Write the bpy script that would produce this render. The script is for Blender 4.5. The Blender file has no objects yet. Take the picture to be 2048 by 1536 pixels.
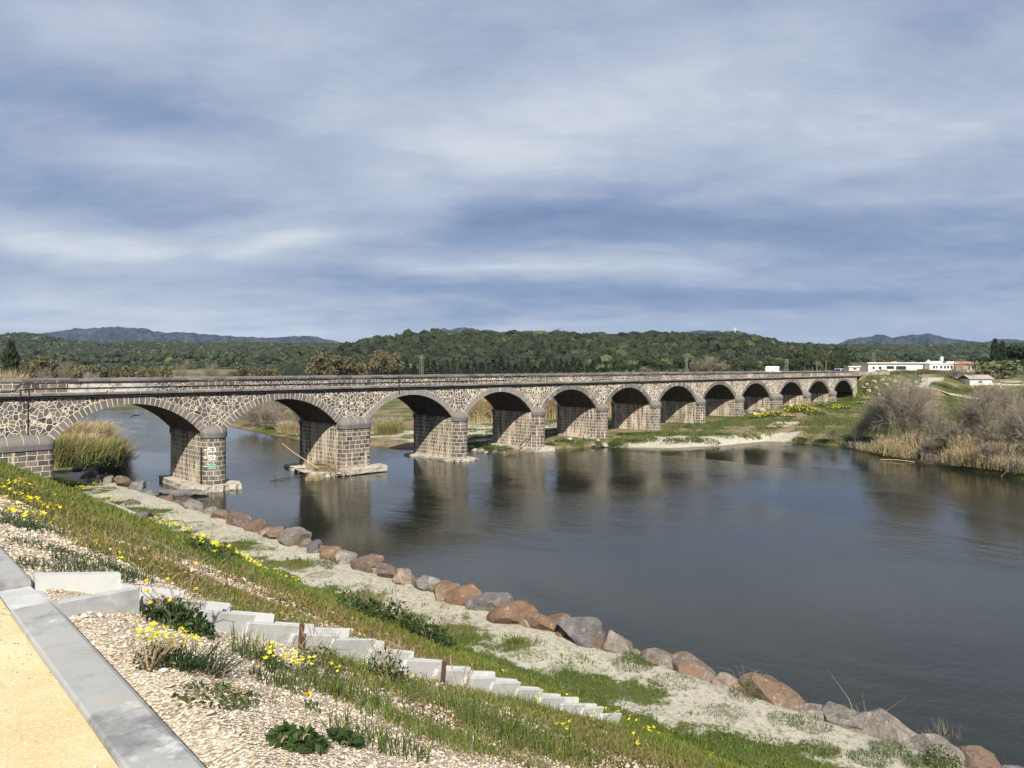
import bpy, bmesh, math, random
import numpy as np
from mathutils import Vector, Matrix
from mathutils import noise as mnoise

C = bpy.context.scene.collection
S2 = math.sqrt(2.0)
FPX = 1490.0
HOR = 733.0
CAMZ = 12.1

# ------------------------------------------------------------------ camera
# world frame: X runs along the bridge (across the river), Y runs upstream, Z up, water level 0
cam_d = bpy.data.cameras.new('camera')
cam_d.sensor_width = 36.0
cam_d.lens = FPX / 2048.0 * 36.0
cam_d.shift_y = -(768.0 - HOR) / 2048.0
cam_d.clip_start = 0.05
cam_d.clip_end = 30000
cam = bpy.data.objects.new('camera', cam_d)
C.objects.link(cam)
cam.location = (0, 0, CAMZ)
cam.rotation_euler = (math.radians(90), 0, math.radians(-45))
bpy.context.scene.camera = cam

sc = bpy.context.scene
sc.view_settings.view_transform = 'Standard'
sc.view_settings.look = 'None'
sc.view_settings.exposure = 0.75
sc.view_settings.gamma = 1.0
sc.cycles.max_bounces = 5
sc.cycles.diffuse_bounces = 2
sc.cycles.glossy_bounces = 3
sc.cycles.transparent_max_bounces = 4
sc.cycles.volume_bounces = 0
sc.cycles.use_denoising = True
sc.cycles.caustics_reflective = False
sc.cycles.caustics_refractive = False

# ------------------------------------------------------------------ sun
SUN_DIR = Vector((-1.0, -1.2, 1.29)).normalized()      # towards the sun
SUN_EL = math.asin(SUN_DIR.z)
sun_d = bpy.data.lights.new('sun', 'SUN')
sun_d.energy = 4.9
sun_d.angle = math.radians(0.5)
sun_d.color = (1.0, 0.93, 0.82)
sun = bpy.data.objects.new('sun', sun_d)
C.objects.link(sun)
sun.rotation_euler = (-SUN_DIR).to_track_quat('-Z', 'Y').to_euler()

# ------------------------------------------------------------------ node helper
class NT:
    def __init__(s, tree):
        s.t = tree
        s.n = tree.nodes
        s.l = tree.links
    def put(s, sock, v):
        if v is None:
            return
        if isinstance(v, bpy.types.NodeSocket):
            s.l.new(v, sock)
        elif isinstance(v, (tuple, list)):
            if sock.type == 'RGBA' and len(v) == 3:
                v = (*v, 1)
            sock.default_value = v
        else:
            if sock.type in ('RGBA',):
                sock.default_value = (v, v, v, 1)
            elif sock.type == 'VECTOR':
                sock.default_value = (v, v, v)
            else:
                sock.default_value = v
    def node(s, typ, ins=None, **props):
        nd = s.n.new(typ)
        for k, v in props.items():
            setattr(nd, k, v)
        for k, v in (ins or {}).items():
            s.put(nd.inputs[k], v)
        return nd
    def math(s, op, a, b=None, c=None, clamp=False):
        nd = s.n.new('ShaderNodeMath')
        nd.operation = op
        nd.use_clamp = clamp
        s.put(nd.inputs[0], a)
        s.put(nd.inputs[1], b)
        s.put(nd.inputs[2], c)
        return nd.outputs[0]
    def vmath(s, op, a, b=None):
        nd = s.n.new('ShaderNodeVectorMath')
        nd.operation = op
        s.put(nd.inputs[0], a)
        s.put(nd.inputs[1], b)
        return nd.outputs[0]
    def mix(s, f, a, b, typ='MIX'):
        nd = s.n.new('ShaderNodeMix')
        nd.data_type = 'RGBA'
        nd.blend_type = typ
        nd.clamp_factor = True
        s.put(nd.inputs[0], f)
        s.put(nd.inputs[6], a)
        s.put(nd.inputs[7], b)
        return nd.outputs[2]
    def noise(s, vec, scale, detail=3, rough=0.55, dist=0.0, col=False):
        nd = s.node('ShaderNodeTexNoise', {'Vector': vec, 'Scale': scale, 'Detail': detail, 'Roughness': rough, 'Distortion': dist})
        return nd.outputs['Color' if col else 'Fac']
    def vor(s, vec, scale, feature='F1', out='Distance', rand=1.0):
        nd = s.node('ShaderNodeTexVoronoi', {'Vector': vec, 'Scale': scale, 'Randomness': rand}, feature=feature)
        return nd.outputs[out]
    def ramp(s, f, stops, interp='LINEAR'):
        nd = s.n.new('ShaderNodeValToRGB')
        cr = nd.color_ramp
        cr.interpolation = interp
        while len(cr.elements) < len(stops):
            cr.elements.new(0.5)
        for e, (p, c) in zip(cr.elements, stops):
            e.position = p
            e.color = (c, c, c, 1) if isinstance(c, (int, float)) else (*c[:3], 1)
        s.put(nd.inputs[0], f)
        return nd.outputs[0]
    def step(s, v, lo, hi):
        nd = s.n.new('ShaderNodeMapRange')
        nd.interpolation_type = 'SMOOTHSTEP'
        s.put(nd.inputs[0], v)
        s.put(nd.inputs[1], lo)
        s.put(nd.inputs[2], hi)
        return nd.outputs[0]
    def mapv(s, vec, scale=(1, 1, 1), rot=(0, 0, 0), loc=(0, 0, 0)):
        return s.node('ShaderNodeMapping', {'Vector': vec, 'Location': loc, 'Rotation': rot, 'Scale': scale}).outputs[0]
    def bump(s, h, strength=0.5, dist=0.02, normal=None):
        return s.node('ShaderNodeBump', {'Height': h, 'Strength': strength, 'Distance': dist, 'Normal': normal}).outputs[0]
    def pos(s):
        return s.node('ShaderNodeNewGeometry').outputs['Position']
    def obj(s):
        return s.node('ShaderNodeTexCoord').outputs['Object']
    def attr(s, name, out='Color'):
        return s.node('ShaderNodeAttribute', attribute_name=name).outputs[out]
    def rnd(s):
        return s.node('ShaderNodeObjectInfo').outputs['Random']

def material(name, build, rough=0.85, spec=0.3):
    m = bpy.data.materials.new(name)
    m.use_nodes = True
    t = NT(m.node_tree)
    b = m.node_tree.nodes['Principled BSDF']
    b.inputs['Roughness'].default_value = rough
    b.inputs['Specular IOR Level'].default_value = spec
    build(t, b)
    return m

# ------------------------------------------------------------------ world
w = bpy.data.worlds.new('World')
sc.world = w
w.use_nodes = True
wt = NT(w.node_tree)
bg = w.node_tree.nodes['Background']
sky = wt.node('ShaderNodeTexSky', sky_type='NISHITA')
sky.sun_disc = False
sky.sun_elevation = SUN_EL
sky.sun_rotation = math.atan2(SUN_DIR.x, SUN_DIR.y)
sky.air_density = 1.2
sky.dust_density = 1.5
gen = wt.node('ShaderNodeTexCoord').outputs['Generated']
rot = wt.mapv(gen, rot=(0, 0, math.radians(45)))
sx = wt.node('ShaderNodeSeparateXYZ', {0: rot})
cx, cy, cz = sx.outputs
az = wt.math('ARCTAN2', cx, cy)
el = wt.math('ARCSINE', cz)
zz = wt.math('MAXIMUM', wt.math('ADD', cz, 0.22), 0.05)
plane = wt.node('ShaderNodeCombineXYZ', {0: wt.math('DIVIDE', cx, zz), 1: wt.math('DIVIDE', cy, zz), 2: 0.0}).outputs[0]
warpn = wt.noise(wt.mapv(plane, scale=(0.5, 0.9, 1)), 0.9, 4, 0.6, col=True)
wsep = wt.node('ShaderNodeSeparateXYZ', {0: warpn}).outputs
azw = wt.math('ADD', az, wt.math('MULTIPLY', wt.math('SUBTRACT', wsep[0], 0.5), 0.30))
elw = wt.math('ADD', el, wt.math('MULTIPLY', wt.math('SUBTRACT', wsep[1], 0.5), 0.12))
def pxae(x, y):
    a = math.atan((x - 1024) / FPX)
    return a, math.atan((HOR - y) / FPX * math.cos(a))
L = None
for (px, py, sxp, syp, tilt, amp) in [
        (1080, 265, 430, 105, 10, .32), (720, 400, 300, 60, 20, .16), (600, 492, 110, 24, 10, .44), (130, 490, 190, 30, -4, .36),
        (1280, 528, 330, 20, 3, .30), (900, 552, 110, 12, 3, .20), (1050, 632, 300, 9, 1, .22), (500, 645, 330, 16, 0, .34), (100, 610, 260, 25, 0, .20),
        (1850, 200, 260, 60, 15, .20), (1700, 400, 300, 14, 4, .12), (500, 120, 260, 90, 0, .12), (200, 320, 200, 18, 8, .14),
        (60, 60, 160, 60, 0, .15), (1600, 90, 300, 60, 0, .12), (1900, 590, 250, 8, 0, .12), (1750, 310, 300, 16, 9, .12),
        (300, 215, 270, 42, -8, -.34), (60, 370, 260, 36, 0, -.28), (1250, 440, 380, 42, -1, -.46), (1850, 480, 340, 34, 0, -.34), (960, 470, 220, 28, 12, -.20),
        (1500, 590, 600, 20, 0, -.38), (640, 575, 260, 16, -4, -.24), (1020, 80, 230, 50, 0, -.16), (1960, 60, 150, 80, 20, -.22),
        (400, 420, 160, 20, 8, -.14), (1150, 370, 180, 14, -3, -.14)]:
    a0, e0 = pxae(px, py)
    sa, se = sxp / FPX, syp / FPX
    ct, st = math.cos(math.radians(tilt)), math.sin(math.radians(tilt))
    da = wt.math('SUBTRACT', azw, a0)
    de = wt.math('SUBTRACT', elw, e0)
    p1 = wt.math('ADD', wt.math('MULTIPLY', da, ct / sa), wt.math('MULTIPLY', de, st / sa))
    p2 = wt.math('ADD', wt.math('MULTIPLY', da, -st / se), wt.math('MULTIPLY', de, ct / se))
    r2 = wt.math('ADD', wt.math('MULTIPLY', p1, p1), wt.math('MULTIPLY', p2, p2))
    g = wt.math('MULTIPLY', wt.math('POWER', 2.718, wt.math('MULTIPLY', r2, -0.6)), amp)
    L = g if L is None else wt.math('ADD', L, g)
n1 = wt.noise(wt.mapv(plane, scale=(0.8, 1.4, 1), rot=(0, 0, -0.35)), 2.2, 6, 0.55, 0.4)
n2 = wt.noise(wt.mapv(plane, scale=(0.7, 1.0, 1), rot=(0, 0, -0.25)), 6.5, 8, 0.62, 0.6)
L = wt.math('ADD', L, wt.math('MULTIPLY', wt.math('SUBTRACT', n1, 0.5), 0.70))
L = wt.math('ADD', L, wt.math('MULTIPLY', wt.math('SUBTRACT', n2, 0.5), 0.42))
L = wt.math('ADD', L, 0.52)
n3 = wt.noise(wt.mapv(plane, scale=(0.8, 1.5, 1), rot=(0, 0, 0.3), loc=(3, 1, 0)), 16.0, 6, 0.65, 0.6)
L = wt.math('ADD', L, wt.math('MULTIPLY', wt.math('SUBTRACT', n3, 0.5), 0.16))
cl = wt.ramp(L, [(0.0, (.165, .245, .425)), (0.25, (.250, .335, .510)), (0.5, (.392, .456, .602)), (0.75, (.515, .575, .69)), (1.0, (.70, .735, .80))])
lit = wt.vmath('SCALE', sky.outputs[0])
w.node_tree.nodes[-1].inputs['Scale'].default_value = 0.09
skyl = wt.mix(0.0, sky.outputs[0], sky.outputs[0])
mixed = wt.mix(0.94, lit, cl)
wt.put(bg.inputs['Color'], mixed)
bg.inputs['Strength'].default_value = 0.60

# ------------------------------------------------------------------ mesh helpers
def mesh_from(name, V, Fs, mats=None, attrs=None, smooth=False, uv=None, sharp=None, midx=None):
    """V (n,3); Fs list of (k,3)/(k,4) int arrays; attrs {name: (n,4) point colours}; uv per vertex (n,2)"""
    V = np.asarray(V, dtype=np.float32)
    Fs = [np.asarray(f, dtype=np.int32) for f in Fs if len(f)]
    me = bpy.data.meshes.new(name)
    me.vertices.add(len(V))
    me.vertices.foreach_set('co', V.ravel())
    lv = np.concatenate([f.ravel() for f in Fs])
    tot = np.concatenate([np.full(len(f), f.shape[1], dtype=np.int32) for f in Fs])
    st = np.concatenate([[0], np.cumsum(tot)[:-1]]).astype(np.int32)
    me.loops.add(len(lv))
    me.loops.foreach_set('vertex_index', lv)
    me.polygons.add(len(tot))
    me.polygons.foreach_set('loop_start', st)
    me.polygons.foreach_set('loop_total', tot)
    if midx is not None:
        me.polygons.foreach_set('material_index', np.asarray(midx, dtype=np.int32))
    me.update(calc_edges=True)
    if smooth:
        me.polygons.foreach_set('use_smooth', np.ones(len(tot), dtype=bool))
        if sharp:
            me.set_sharp_from_angle(angle=math.radians(sharp))
    else:
        me.polygons.foreach_set('use_smooth', np.zeros(len(tot), dtype=bool))
    for k, a in (attrs or {}).items():
        at = me.color_attributes.new(k, 'FLOAT_COLOR', 'POINT')
        a = np.asarray(a, dtype=np.float32)
        if a.shape[1] == 3:
            a = np.concatenate([a, np.ones((len(a), 1), np.float32)], 1)
        at.data.foreach_set('color', a.ravel())
    if uv is not None:
        l = me.uv_layers.new(name='UVMap')
        l.data.foreach_set('uv', np.asarray(uv, dtype=np.float32)[lv].ravel())
    for m in (mats or []):
        me.materials.append(m)
    return me

def tag(o, label=None, cat=None, group=None, kind=None):
    if label: o['label'] = label
    if cat: o['category'] = cat
    if group: o['group'] = group
    if kind: o['kind'] = kind
    return o

def link(name, me, parent=None, loc=None):
    o = bpy.data.objects.new(name, me)
    C.objects.link(o)
    if parent: o.parent = parent
    if loc is not None: o.location = loc
    return o

def empty(name, label, cat, loc=(0, 0, 0), rz=0.0, group=None):
    o = bpy.data.objects.new(name, None)
    o.empty_display_size = 0.1
    C.objects.link(o)
    o.location = loc
    o.rotation_euler = (0, 0, rz)
    return tag(o, label, cat, group)

class MB:
    def __init__(s):
        s.V = []; s.F = {3: [], 4: []}; s.c = []; s.n = 0; s.uv = []
    def add(s, V, faces, col=None, uv=None):
        V = np.asarray(V, float).reshape(-1, 3)
        for f in faces:
            f = np.asarray(f, int)
            if len(f):
                s.F[f.shape[1]].append(f + s.n)
        s.V.append(V)
        s.uv.append(np.zeros((len(V), 2)) if uv is None else np.asarray(uv, float))
        if col is None: col = (1, 1, 1)
        col = np.asarray(col, float)
        if col.ndim == 1: col = np.tile(col[:3], (len(V), 1))
        s.c.append(col[:, :3])
        s.n += len(V)
        return s
    def box(s, c, size, rz=0.0, col=None, taper=0.0, M=None):
        x, y, z = [k / 2 for k in size]
        V = np.array([[-x, -y, -z], [x, -y, -z], [x, y, -z], [-x, y, -z], [-x * (1 - taper), -y * (1 - taper), z], [x * (1 - taper), -y * (1 - taper), z], [x * (1 - taper), y * (1 - taper), z], [-x * (1 - taper), y * (1 - taper), z]])
        if M is not None:
            V = V @ np.asarray(M)[:3, :3].T
        if rz:
            cc, ss = math.cos(rz), math.sin(rz)
            V = V @ np.array([[cc, ss, 0], [-ss, cc, 0], [0, 0, 1]])
        F = [[0, 3, 2, 1], [4, 5, 6, 7], [0, 1, 5, 4], [1, 2, 6, 5], [2, 3, 7, 6], [3, 0, 4, 7]]
        return s.add(V + np.array(c), [F], col)
    def tube(s, pts, rad, n=6, col=None, cap=True):
        P = np.asarray(pts, float)
        k = len(P)
        R = np.full(k, rad) if np.isscalar(rad) else np.asarray(rad, float)
        T = np.gradient(P, axis=0)
        T /= np.linalg.norm(T, axis=1)[:, None] + 1e-9
        ref = np.array([0, 0, 1.0]) if abs(T[:, 2]).mean() < 0.8 else np.array([1.0, 0, 0])
        A = np.cross(T, ref); A /= np.linalg.norm(A, axis=1)[:, None] + 1e-9
        B = np.cross(T, A)
        an = np.arange(n) * 2 * math.pi / n
        V = P[:, None, :] + R[:, None, None] * (np.cos(an)[None, :, None] * A[:, None, :] + np.sin(an)[None, :, None] * B[:, None, :])
        idx = np.arange(k * n).reshape(k, n)
        a = idx[:-1]; b = idx[1:]
        F = np.stack([a, np.roll(a, -1, 1), np.roll(b, -1, 1), b], -1).reshape(-1, 4)
        V = V.reshape(-1, 3)
        tri = []
        if cap:
            V = np.concatenate([V, P[:1], P[-1:]])
            c0, c1 = k * n, k * n + 1
            for i in range(n):
                tri.append([c0, (i + 1) % n, i]); tri.append([c1, (k - 1) * n + i, (k - 1) * n + (i + 1) % n])
        return s.add(V, [F, tri], col)
    def data(s, name, mat, smooth=False, sharp=None):
        Fs = [np.concatenate(s.F[k]) for k in (3, 4) if s.F[k]]
        return mesh_from(name, np.concatenate(s.V), Fs, [mat] if mat else None, {'Col': np.concatenate(s.c)}, smooth, np.concatenate(s.uv), sharp)
    def build(s, name, mat, parent=None, smooth=False, sharp=None, loc=None):
        return link(name, s.data(name, mat, smooth, sharp), parent, loc)

_ico = {}
def ico(n):
    if n not in _ico:
        bm = bmesh.new()
        bmesh.ops.create_icosphere(bm, subdivisions=n, radius=1.0)
        V = np.array([v.co[:] for v in bm.verts])
        F = np.array([[v.index for v in f.verts] for f in bm.faces])
        bm.free()
        _ico[n] = (V, F)
    return _ico[n]

def sstep(x, a, b):
    t = np.clip((x - a) / (b - a), 0, 1)
    return t * t * (3 - 2 * t)

def wob(u, v, s=1.0, seed=0.0):
    """cheap smooth noise about -1..1"""
    u = np.asarray(u, float) / s; v = np.asarray(v, float) / s
    return (np.sin(u * 1.7 + v * .9 + seed) + np.sin(v * 2.3 - u * .7 + 1.3 + seed * 2) + np.sin(u * 3.1 + v * 2.9 + 4 + seed) * .6 + np.sin(u * 5.3 - v * 4.7 + seed * 3) * .4) / 3.0

# ------------------------------------------------------------------ terrain height
PN_U = [-400, 1.15, 1.45, 1.9, 3.77, 5.5, 7.4, 8.6, 14.0, 19.0, 21.5, 23.8, 25.6, 32, 60]
PN_Z = [10.40, 10.40, 10.50, 10.34, 9.40, 8.56, 7.63, 7.01, 3.72, 0.98, .92, 0.85, -.6, -2.5, -3]
SN_V = [-300, 75, 84, 95, 105, 115, 130, 180, 236, 262, 300]
SN_U = [25.3, 25.3, 26.5, 28.5, 30, 31.5, 36, 46, 55, 60, 70]
SF_V = [-300, -50, 0, 8, 17.6, 20.6, 26, 33, 38.5, 43, 51, 55.8, 57.4, 61.4, 66.9, 70.3, 72.5, 75, 84, 90, 111, 125, 160, 200, 236, 250, 262, 300]
SF_U = [70, 74, 86, 90, 94.8, 96.9, 100.2, 104.8, 109.7, 114.4, 115.5, 113, 102, 93.1, 89.5, 88.1, 79, 74, 70, 65.3, 62, 63, 68, 76, 75, 66, 58, 20]
PF_U = [-100, 60, 80, 93, 107, 125, 137, 155, 185, 205, 235, 265, 300, 330, 6000]
PF_Z = [1.8, .6, .55, .85, 1.2, 1.4, 2.2, 2.9, 3.5, 4.2, 5.5, 6.6, 8.6, 9.2, 9.2]
BS_V = [-50, 40, 50, 56, 70, 80, 100, 300]
BS_S = [.55, .5, .35, .10, .14, .10, .30, .35]
def HT(u, v):
    u = np.asarray(u, float); v = np.asarray(v, float)
    sn = np.interp(v, SN_V, SN_U)
    zn = np.interp(u - (sn - 25.3), PN_U, PN_Z)
    # beside the abutment the bank runs down along a flank
    low = np.where(u < sn - 2, 1.5 + .3 * wob(u, v, 6), np.interp(u - sn, [-2, 0.3, 6, 40], [1.3, -.3, -1.6, -3]))
    k = sstep(v, 82, 92)
    zn = zn * (1 - k) + np.minimum(zn, low) * k
    zn = zn + np.where((u > 2) & (u < 24), .05 * wob(u, v, 1.7) + .02 * wob(u, v, .5, 2), 0) * np.clip((u - 1.8) / 2, 0, 1)
    sf = np.interp(v, SF_V, SF_U)
    d = u - sf
    pf = np.interp(u, PF_U, PF_Z)
    for (mu, mv, mr, mh) in [(132.7, 66, 4.5, .9), (150, 66.5, 5.5, 1.3), (166, 66, 6, 1.1), (118, 69, 7, .3)]:
        pf = pf + mh * np.exp(-((u - mu) ** 2 + (v - mv) ** 2) / mr ** 2)
    sl = np.interp(v, BS_V, BS_S)
    zf = np.where(d > 0, np.minimum(pf + .12 * wob(u, v, 7), sl * d + .03), d * .25)
    # road embankment beyond the bridge
    emb = 9.7 - .55 * np.maximum(0, np.abs(v - 77) - 6.5) - 1.2 * np.maximum(0, 203 - u) + .25 * wob(u, v, 4)
    emb = np.where(u > 205, np.maximum(emb, 9.7 - .38 * np.maximum(0, np.abs(v - 77) - 6.5)), emb)
    zf = np.where(u > 150, np.maximum(zf, np.where(np.abs(v - 77) < 6, np.minimum(emb, 9.78), emb)), zf)
    mid = (sn + sf) / 2
    return np.where(u < mid, zn, np.maximum(zf, -3))

def ht(u, v): return float(HT(u, v))

def W(xc, yc, z=0.0):
    """point given by its offsets right of and ahead of the viewpoint"""
    return ((xc + yc) / S2, (yc - xc) / S2, z)
def DP(x, y, Y):
    xc = (x - 1024) / FPX * Y
    return W(xc, Y, CAMZ - (y - HOR) / FPX * Y)
def hit(x, y, zoff=0.0, tmax=400):
    dx, dz = (x - 1024) / FPX, -(y - HOR) / FPX
    t = np.concatenate([np.arange(1.5, 60, .04), np.arange(60, tmax, .3)])
    u = (dx + 1) / S2 * t; v = (1 - dx) / S2 * t; z = CAMZ + dz * t
    g = np.maximum(HT(u, v), 0) + zoff
    b = np.nonzero(z < g)[0]
    i = b[0] if len(b) else -1
    return (float(u[i]), float(v[i]), float(z[i]))

# ------------------------------------------------------------------ ground materials
def _ground(t, b):
    P = t.pos()
    m = t.attr('Col')
    ms = t.node('ShaderNodeSeparateColor', {0: m}).outputs
    grassm, gravm, sandm = ms
    nz = t.noise(P, 1.3, 5, .65)
    nz2 = t.noise(P, 9.0, 4, .7)
    nl = t.noise(P, .16, 3)
    # gravel: broken cream and pink stones
    w1 = t.mapv(P, scale=(1, 1, 1))
    v1 = t.vor(w1, 55, out='Color')
    v1d = t.vor(w1, 55)
    g1 = t.ramp(t.node('ShaderNodeSeparateColor', {0: v1}).outputs[0], [(0, (.16, .125, .09)), (.18, (.34, .27, .195)), (.5, (.45, .37, .275)), (.8, (.54, .47, .365)), (1, (.64, .59, .50))])
    g1 = t.mix(t.step(v1d, .58, .95), g1, (.22, .17, .12))
    g1 = t.mix(t.math('MULTIPLY', t.step(nz, .45, .7), .35), g1, (.55, .50, .44))
    # sandy bench, grey white
    s1 = t.mix(t.step(nz2, .35, .7), (.39, .36, .29), (.54, .505, .42))
    s1 = t.mix(t.step(t.noise(P, 30, 3, .7), .5, .68), s1, (.22, .20, .155))
    s1 = t.mix(t.math('MULTIPLY', t.step(t.noise(t.mapv(P, scale=(1.6, .5, 1)), 1.1, 5, .7), .50, .62), .35), s1, (.20, .19, .115))
    s1 = t.mix(t.math('MULTIPLY', t.step(t.noise(P, 3.5, 4, .75), .52, .62), .6), s1, (.12, .135, .055))
    # soil
    so = t.mix(nz2, (.13, .095, .055), (.27, .21, .13))
    # grass
    gr = t.mix(t.step(nz2, .3, .7), (.040, .052, .014), (.095, .110, .028))
    gr = t.mix(t.math('MULTIPLY', t.step(nl, .45, .65), .6), gr, (.15, .135, .05))
    base = t.mix(t.step(t.math('ADD', gravm, t.math('MULTIPLY', t.math('SUBTRACT', nz, .5), .9)), .38, .62), so, g1)
    base = t.mix(t.step(t.math('ADD', sandm, t.math('MULTIPLY', t.math('SUBTRACT', nz, .5), .5)), .40, .60), base, s1)
    gf = t.math('ADD', grassm, t.math('MULTIPLY', t.math('SUBTRACT', t.math('ADD', t.math('MULTIPLY', nz, .6), t.math('MULTIPLY', nz2, .4)), .5), 1.5))
    base = t.mix(t.step(gf, .42, .60), base, gr)
    # wet margin at the waterline
    z = t.node('ShaderNodeSeparateXYZ', {0: P}).outputs[2]
    base = t.mix(t.math('MULTIPLY', t.math('SUBTRACT', 1.0, t.step(z, .03, .16)), .65), base, (.06, .05, .035))
    t.put(b.inputs['Base Color'], base)
    hb = t.math('ADD', t.math('MULTIPLY', v1d, -1.0), t.math('MULTIPLY', nz2, 1.5))
    t.put(b.inputs['Normal'], t.bump(hb, .55, .03))
M_ground = material('ground_mix', _ground, .95, .15)

def axis(parts):
    out = [parts[0][0]]
    for a, bb, st in parts:
        n = max(1, int(round((bb - a) / st)))
        out += list(np.linspace(a, bb, n + 1)[1:])
    return np.array(out)

def near_masks(u, v):
    """grass, gravel, sand amounts"""
    sn = np.interp(v, SN_V, SN_U); sf = np.interp(v, SF_V, SF_U)
    near = u < (sn + sf) / 2
    wu = u + .7 * wob(u, v, 2.2, 1) + .35 * wob(u, v, .8, 3)
    left = sstep(v, 4, 9)                       # beyond the drainage channel
    far = sstep(v, 14, 40)
    g = .55 * sstep(wu, 2.1, 3.6) + (.14 + .3 * far) * sstep(wu, 2.6, 3.6) * left + .35 * sstep(wu, 5.2, 7.0)
    g = g - .30 * np.exp(-((wu - 5.2) / .6) ** 2) * left * (1 - far)
    g = np.where(wu > 7.0, .95, g)
    bench = sstep(wu, 18.9, 19.9)
    bg_ = .30 + .34 * wob(u, v, 2.6, 5) + .22 * wob(u, v, 1.1, 7) + (.20 + .18 * (1 - sstep(v, 12, 22))) * (1 - sstep(wu, 20.6, 22.2)) - .35 * sstep(wu, 22.2, 22.8) + .35 * sstep(wu, 23.3, 24.0)
    g = g * (1 - bench) + bg_ * bench
    grav = np.where(u < 12, 1 - sstep(wu, 6.0, 9.0) * .6, .1) + .0 * u
    sand = bench
    # upstream low bank
    up = sstep(v, 86, 90)
    g = g * (1 - up) + (.55 + .4 * wob(u, v, 5)) * up
    # far bank
    d = u - sf
    gf = .56 + .36 * wob(u, v, 9, 2) + .26 * wob(u, v, 3, 4)
    sandf = np.clip(1.05 - sstep(d, 4, 16) * 1.0, 0, 1) * sstep(v, 50, 56) * (1 - sstep(v, 66.5, 69)) * (1 - sstep(u, 118, 128))
    sandf = np.maximum(sandf, .85 * sstep(v, 82, 86) * (1 - sstep(v, 104, 118)) * sstep(d, 3, 7) * (1 - sstep(u, 105, 125)) * (.75 + .35 * wob(u, v, 5, 6)))
    sandf = np.maximum(sandf, .9 * np.exp(-((u - 128) ** 2 / 60 + (v - 60) ** 2 / 5)))
    gf = np.where(sandf > .3, .26 + .34 * wob(u, v, 3.2, 8) + .2 * sstep(d, 2, 9), gf)
    gf = np.where((sandf > .3) & (d < 3.2) & (v < 70), -.3, gf)
    gf = np.where(v < 50, .62 + .3 * wob(u, v, 6, 2), gf)
    R = np.where(near, g, gf)
    G = np.where(near, grav, .25)
    B = np.where(near, sand, sandf)
    return R, G, B

us = axis([(-6000, -800, 900), (-800, -100, 70), (-100, -10, 6), (-10, 0, .8), (0, 1.3, .4), (1.3, 10, .12), (10, 27, .25), (27, 60, 1.5), (60, 125, .8), (125, 215, 1.2), (215, 400, 4), (400, 1400, 50), (1400, 9000, 500)])
vs = axis([(-6000, -600, 700), (-600, -60, 40), (-60, -8, 3), (-8, 0, .8), (0, 14, .14), (14, 40, .3), (40, 95, .5), (95, 150, 1.2), (150, 300, 3), (300, 1200, 50), (1200, 9000, 500)])
U, Vv = np.meshgrid(us, vs, indexing='ij')
Z = HT(U, Vv)
R_, G_, B_ = near_masks(U, Vv)
nu, nv = U.shape
idx = np.arange(nu * nv).reshape(nu, nv)
F = np.stack([idx[:-1, :-1], idx[1:, :-1], idx[1:, 1:], idx[:-1, 1:]], -1).reshape(-1, 4)
me = mesh_from('ground', np.stack([U, Vv, Z], -1).reshape(-1, 3), [F], [M_ground], {'Col': np.stack([R_, G_, B_], -1).reshape(-1, 3)}, smooth=True)
tag(link('ground', me), 'sloping gravel and grass river banks on both sides', 'ground', kind='structure')

# ------------------------------------------------------------------ water
def _water(t, b):
    P = t.pos()
    t.put(b.inputs['Base Color'], (.016, .018, .012))
    b.inputs['Roughness'].default_value = .035
    b.inputs['IOR'].default_value = 1.333
    b.inputs['Specular IOR Level'].default_value = .5
    big = t.noise(t.mapv(P, scale=(.05, .022, 1), rot=(0, 0, .3)), 1.0, 4, .6, .6)
    calm = t.step(big, .42, .60)
    n1 = t.noise(t.mapv(P, scale=(1, 1.6, 1), rot=(0, 0, .75)), 1.5, 4, .6, .5)
    n2 = t.noise(t.mapv(P, scale=(1, 1.4, 1), rot=(0, 0, .9)), 6.0, 3, .6)
    n3 = t.noise(P, .35, 3, .6, 1.0)
    h = t.math('ADD', t.math('MULTIPLY', n1, .034), t.math('ADD', t.math('MULTIPLY', n2, .011), t.math('MULTIPLY', n3, .05)))
    h = t.math('MULTIPLY', h, t.math('ADD', .22, t.math('MULTIPLY', calm, .60)))
    t.put(b.inputs['Normal'], t.bump(h, 1.0, 1.0))
M_water = material('river_water', _water)
wu = np.array([-1000, 400.0]); wv = np.array([-1000, 700.0])
me = mesh_from('water', [[15, -900, 0], [260, -900, 0], [260, 330, 0], [15, 330, 0]], [[[0, 1, 2, 3]]], [M_water])
tag(link('water', me), 'dark slow river flowing under the stone arches', 'river', kind='structure')

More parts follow.
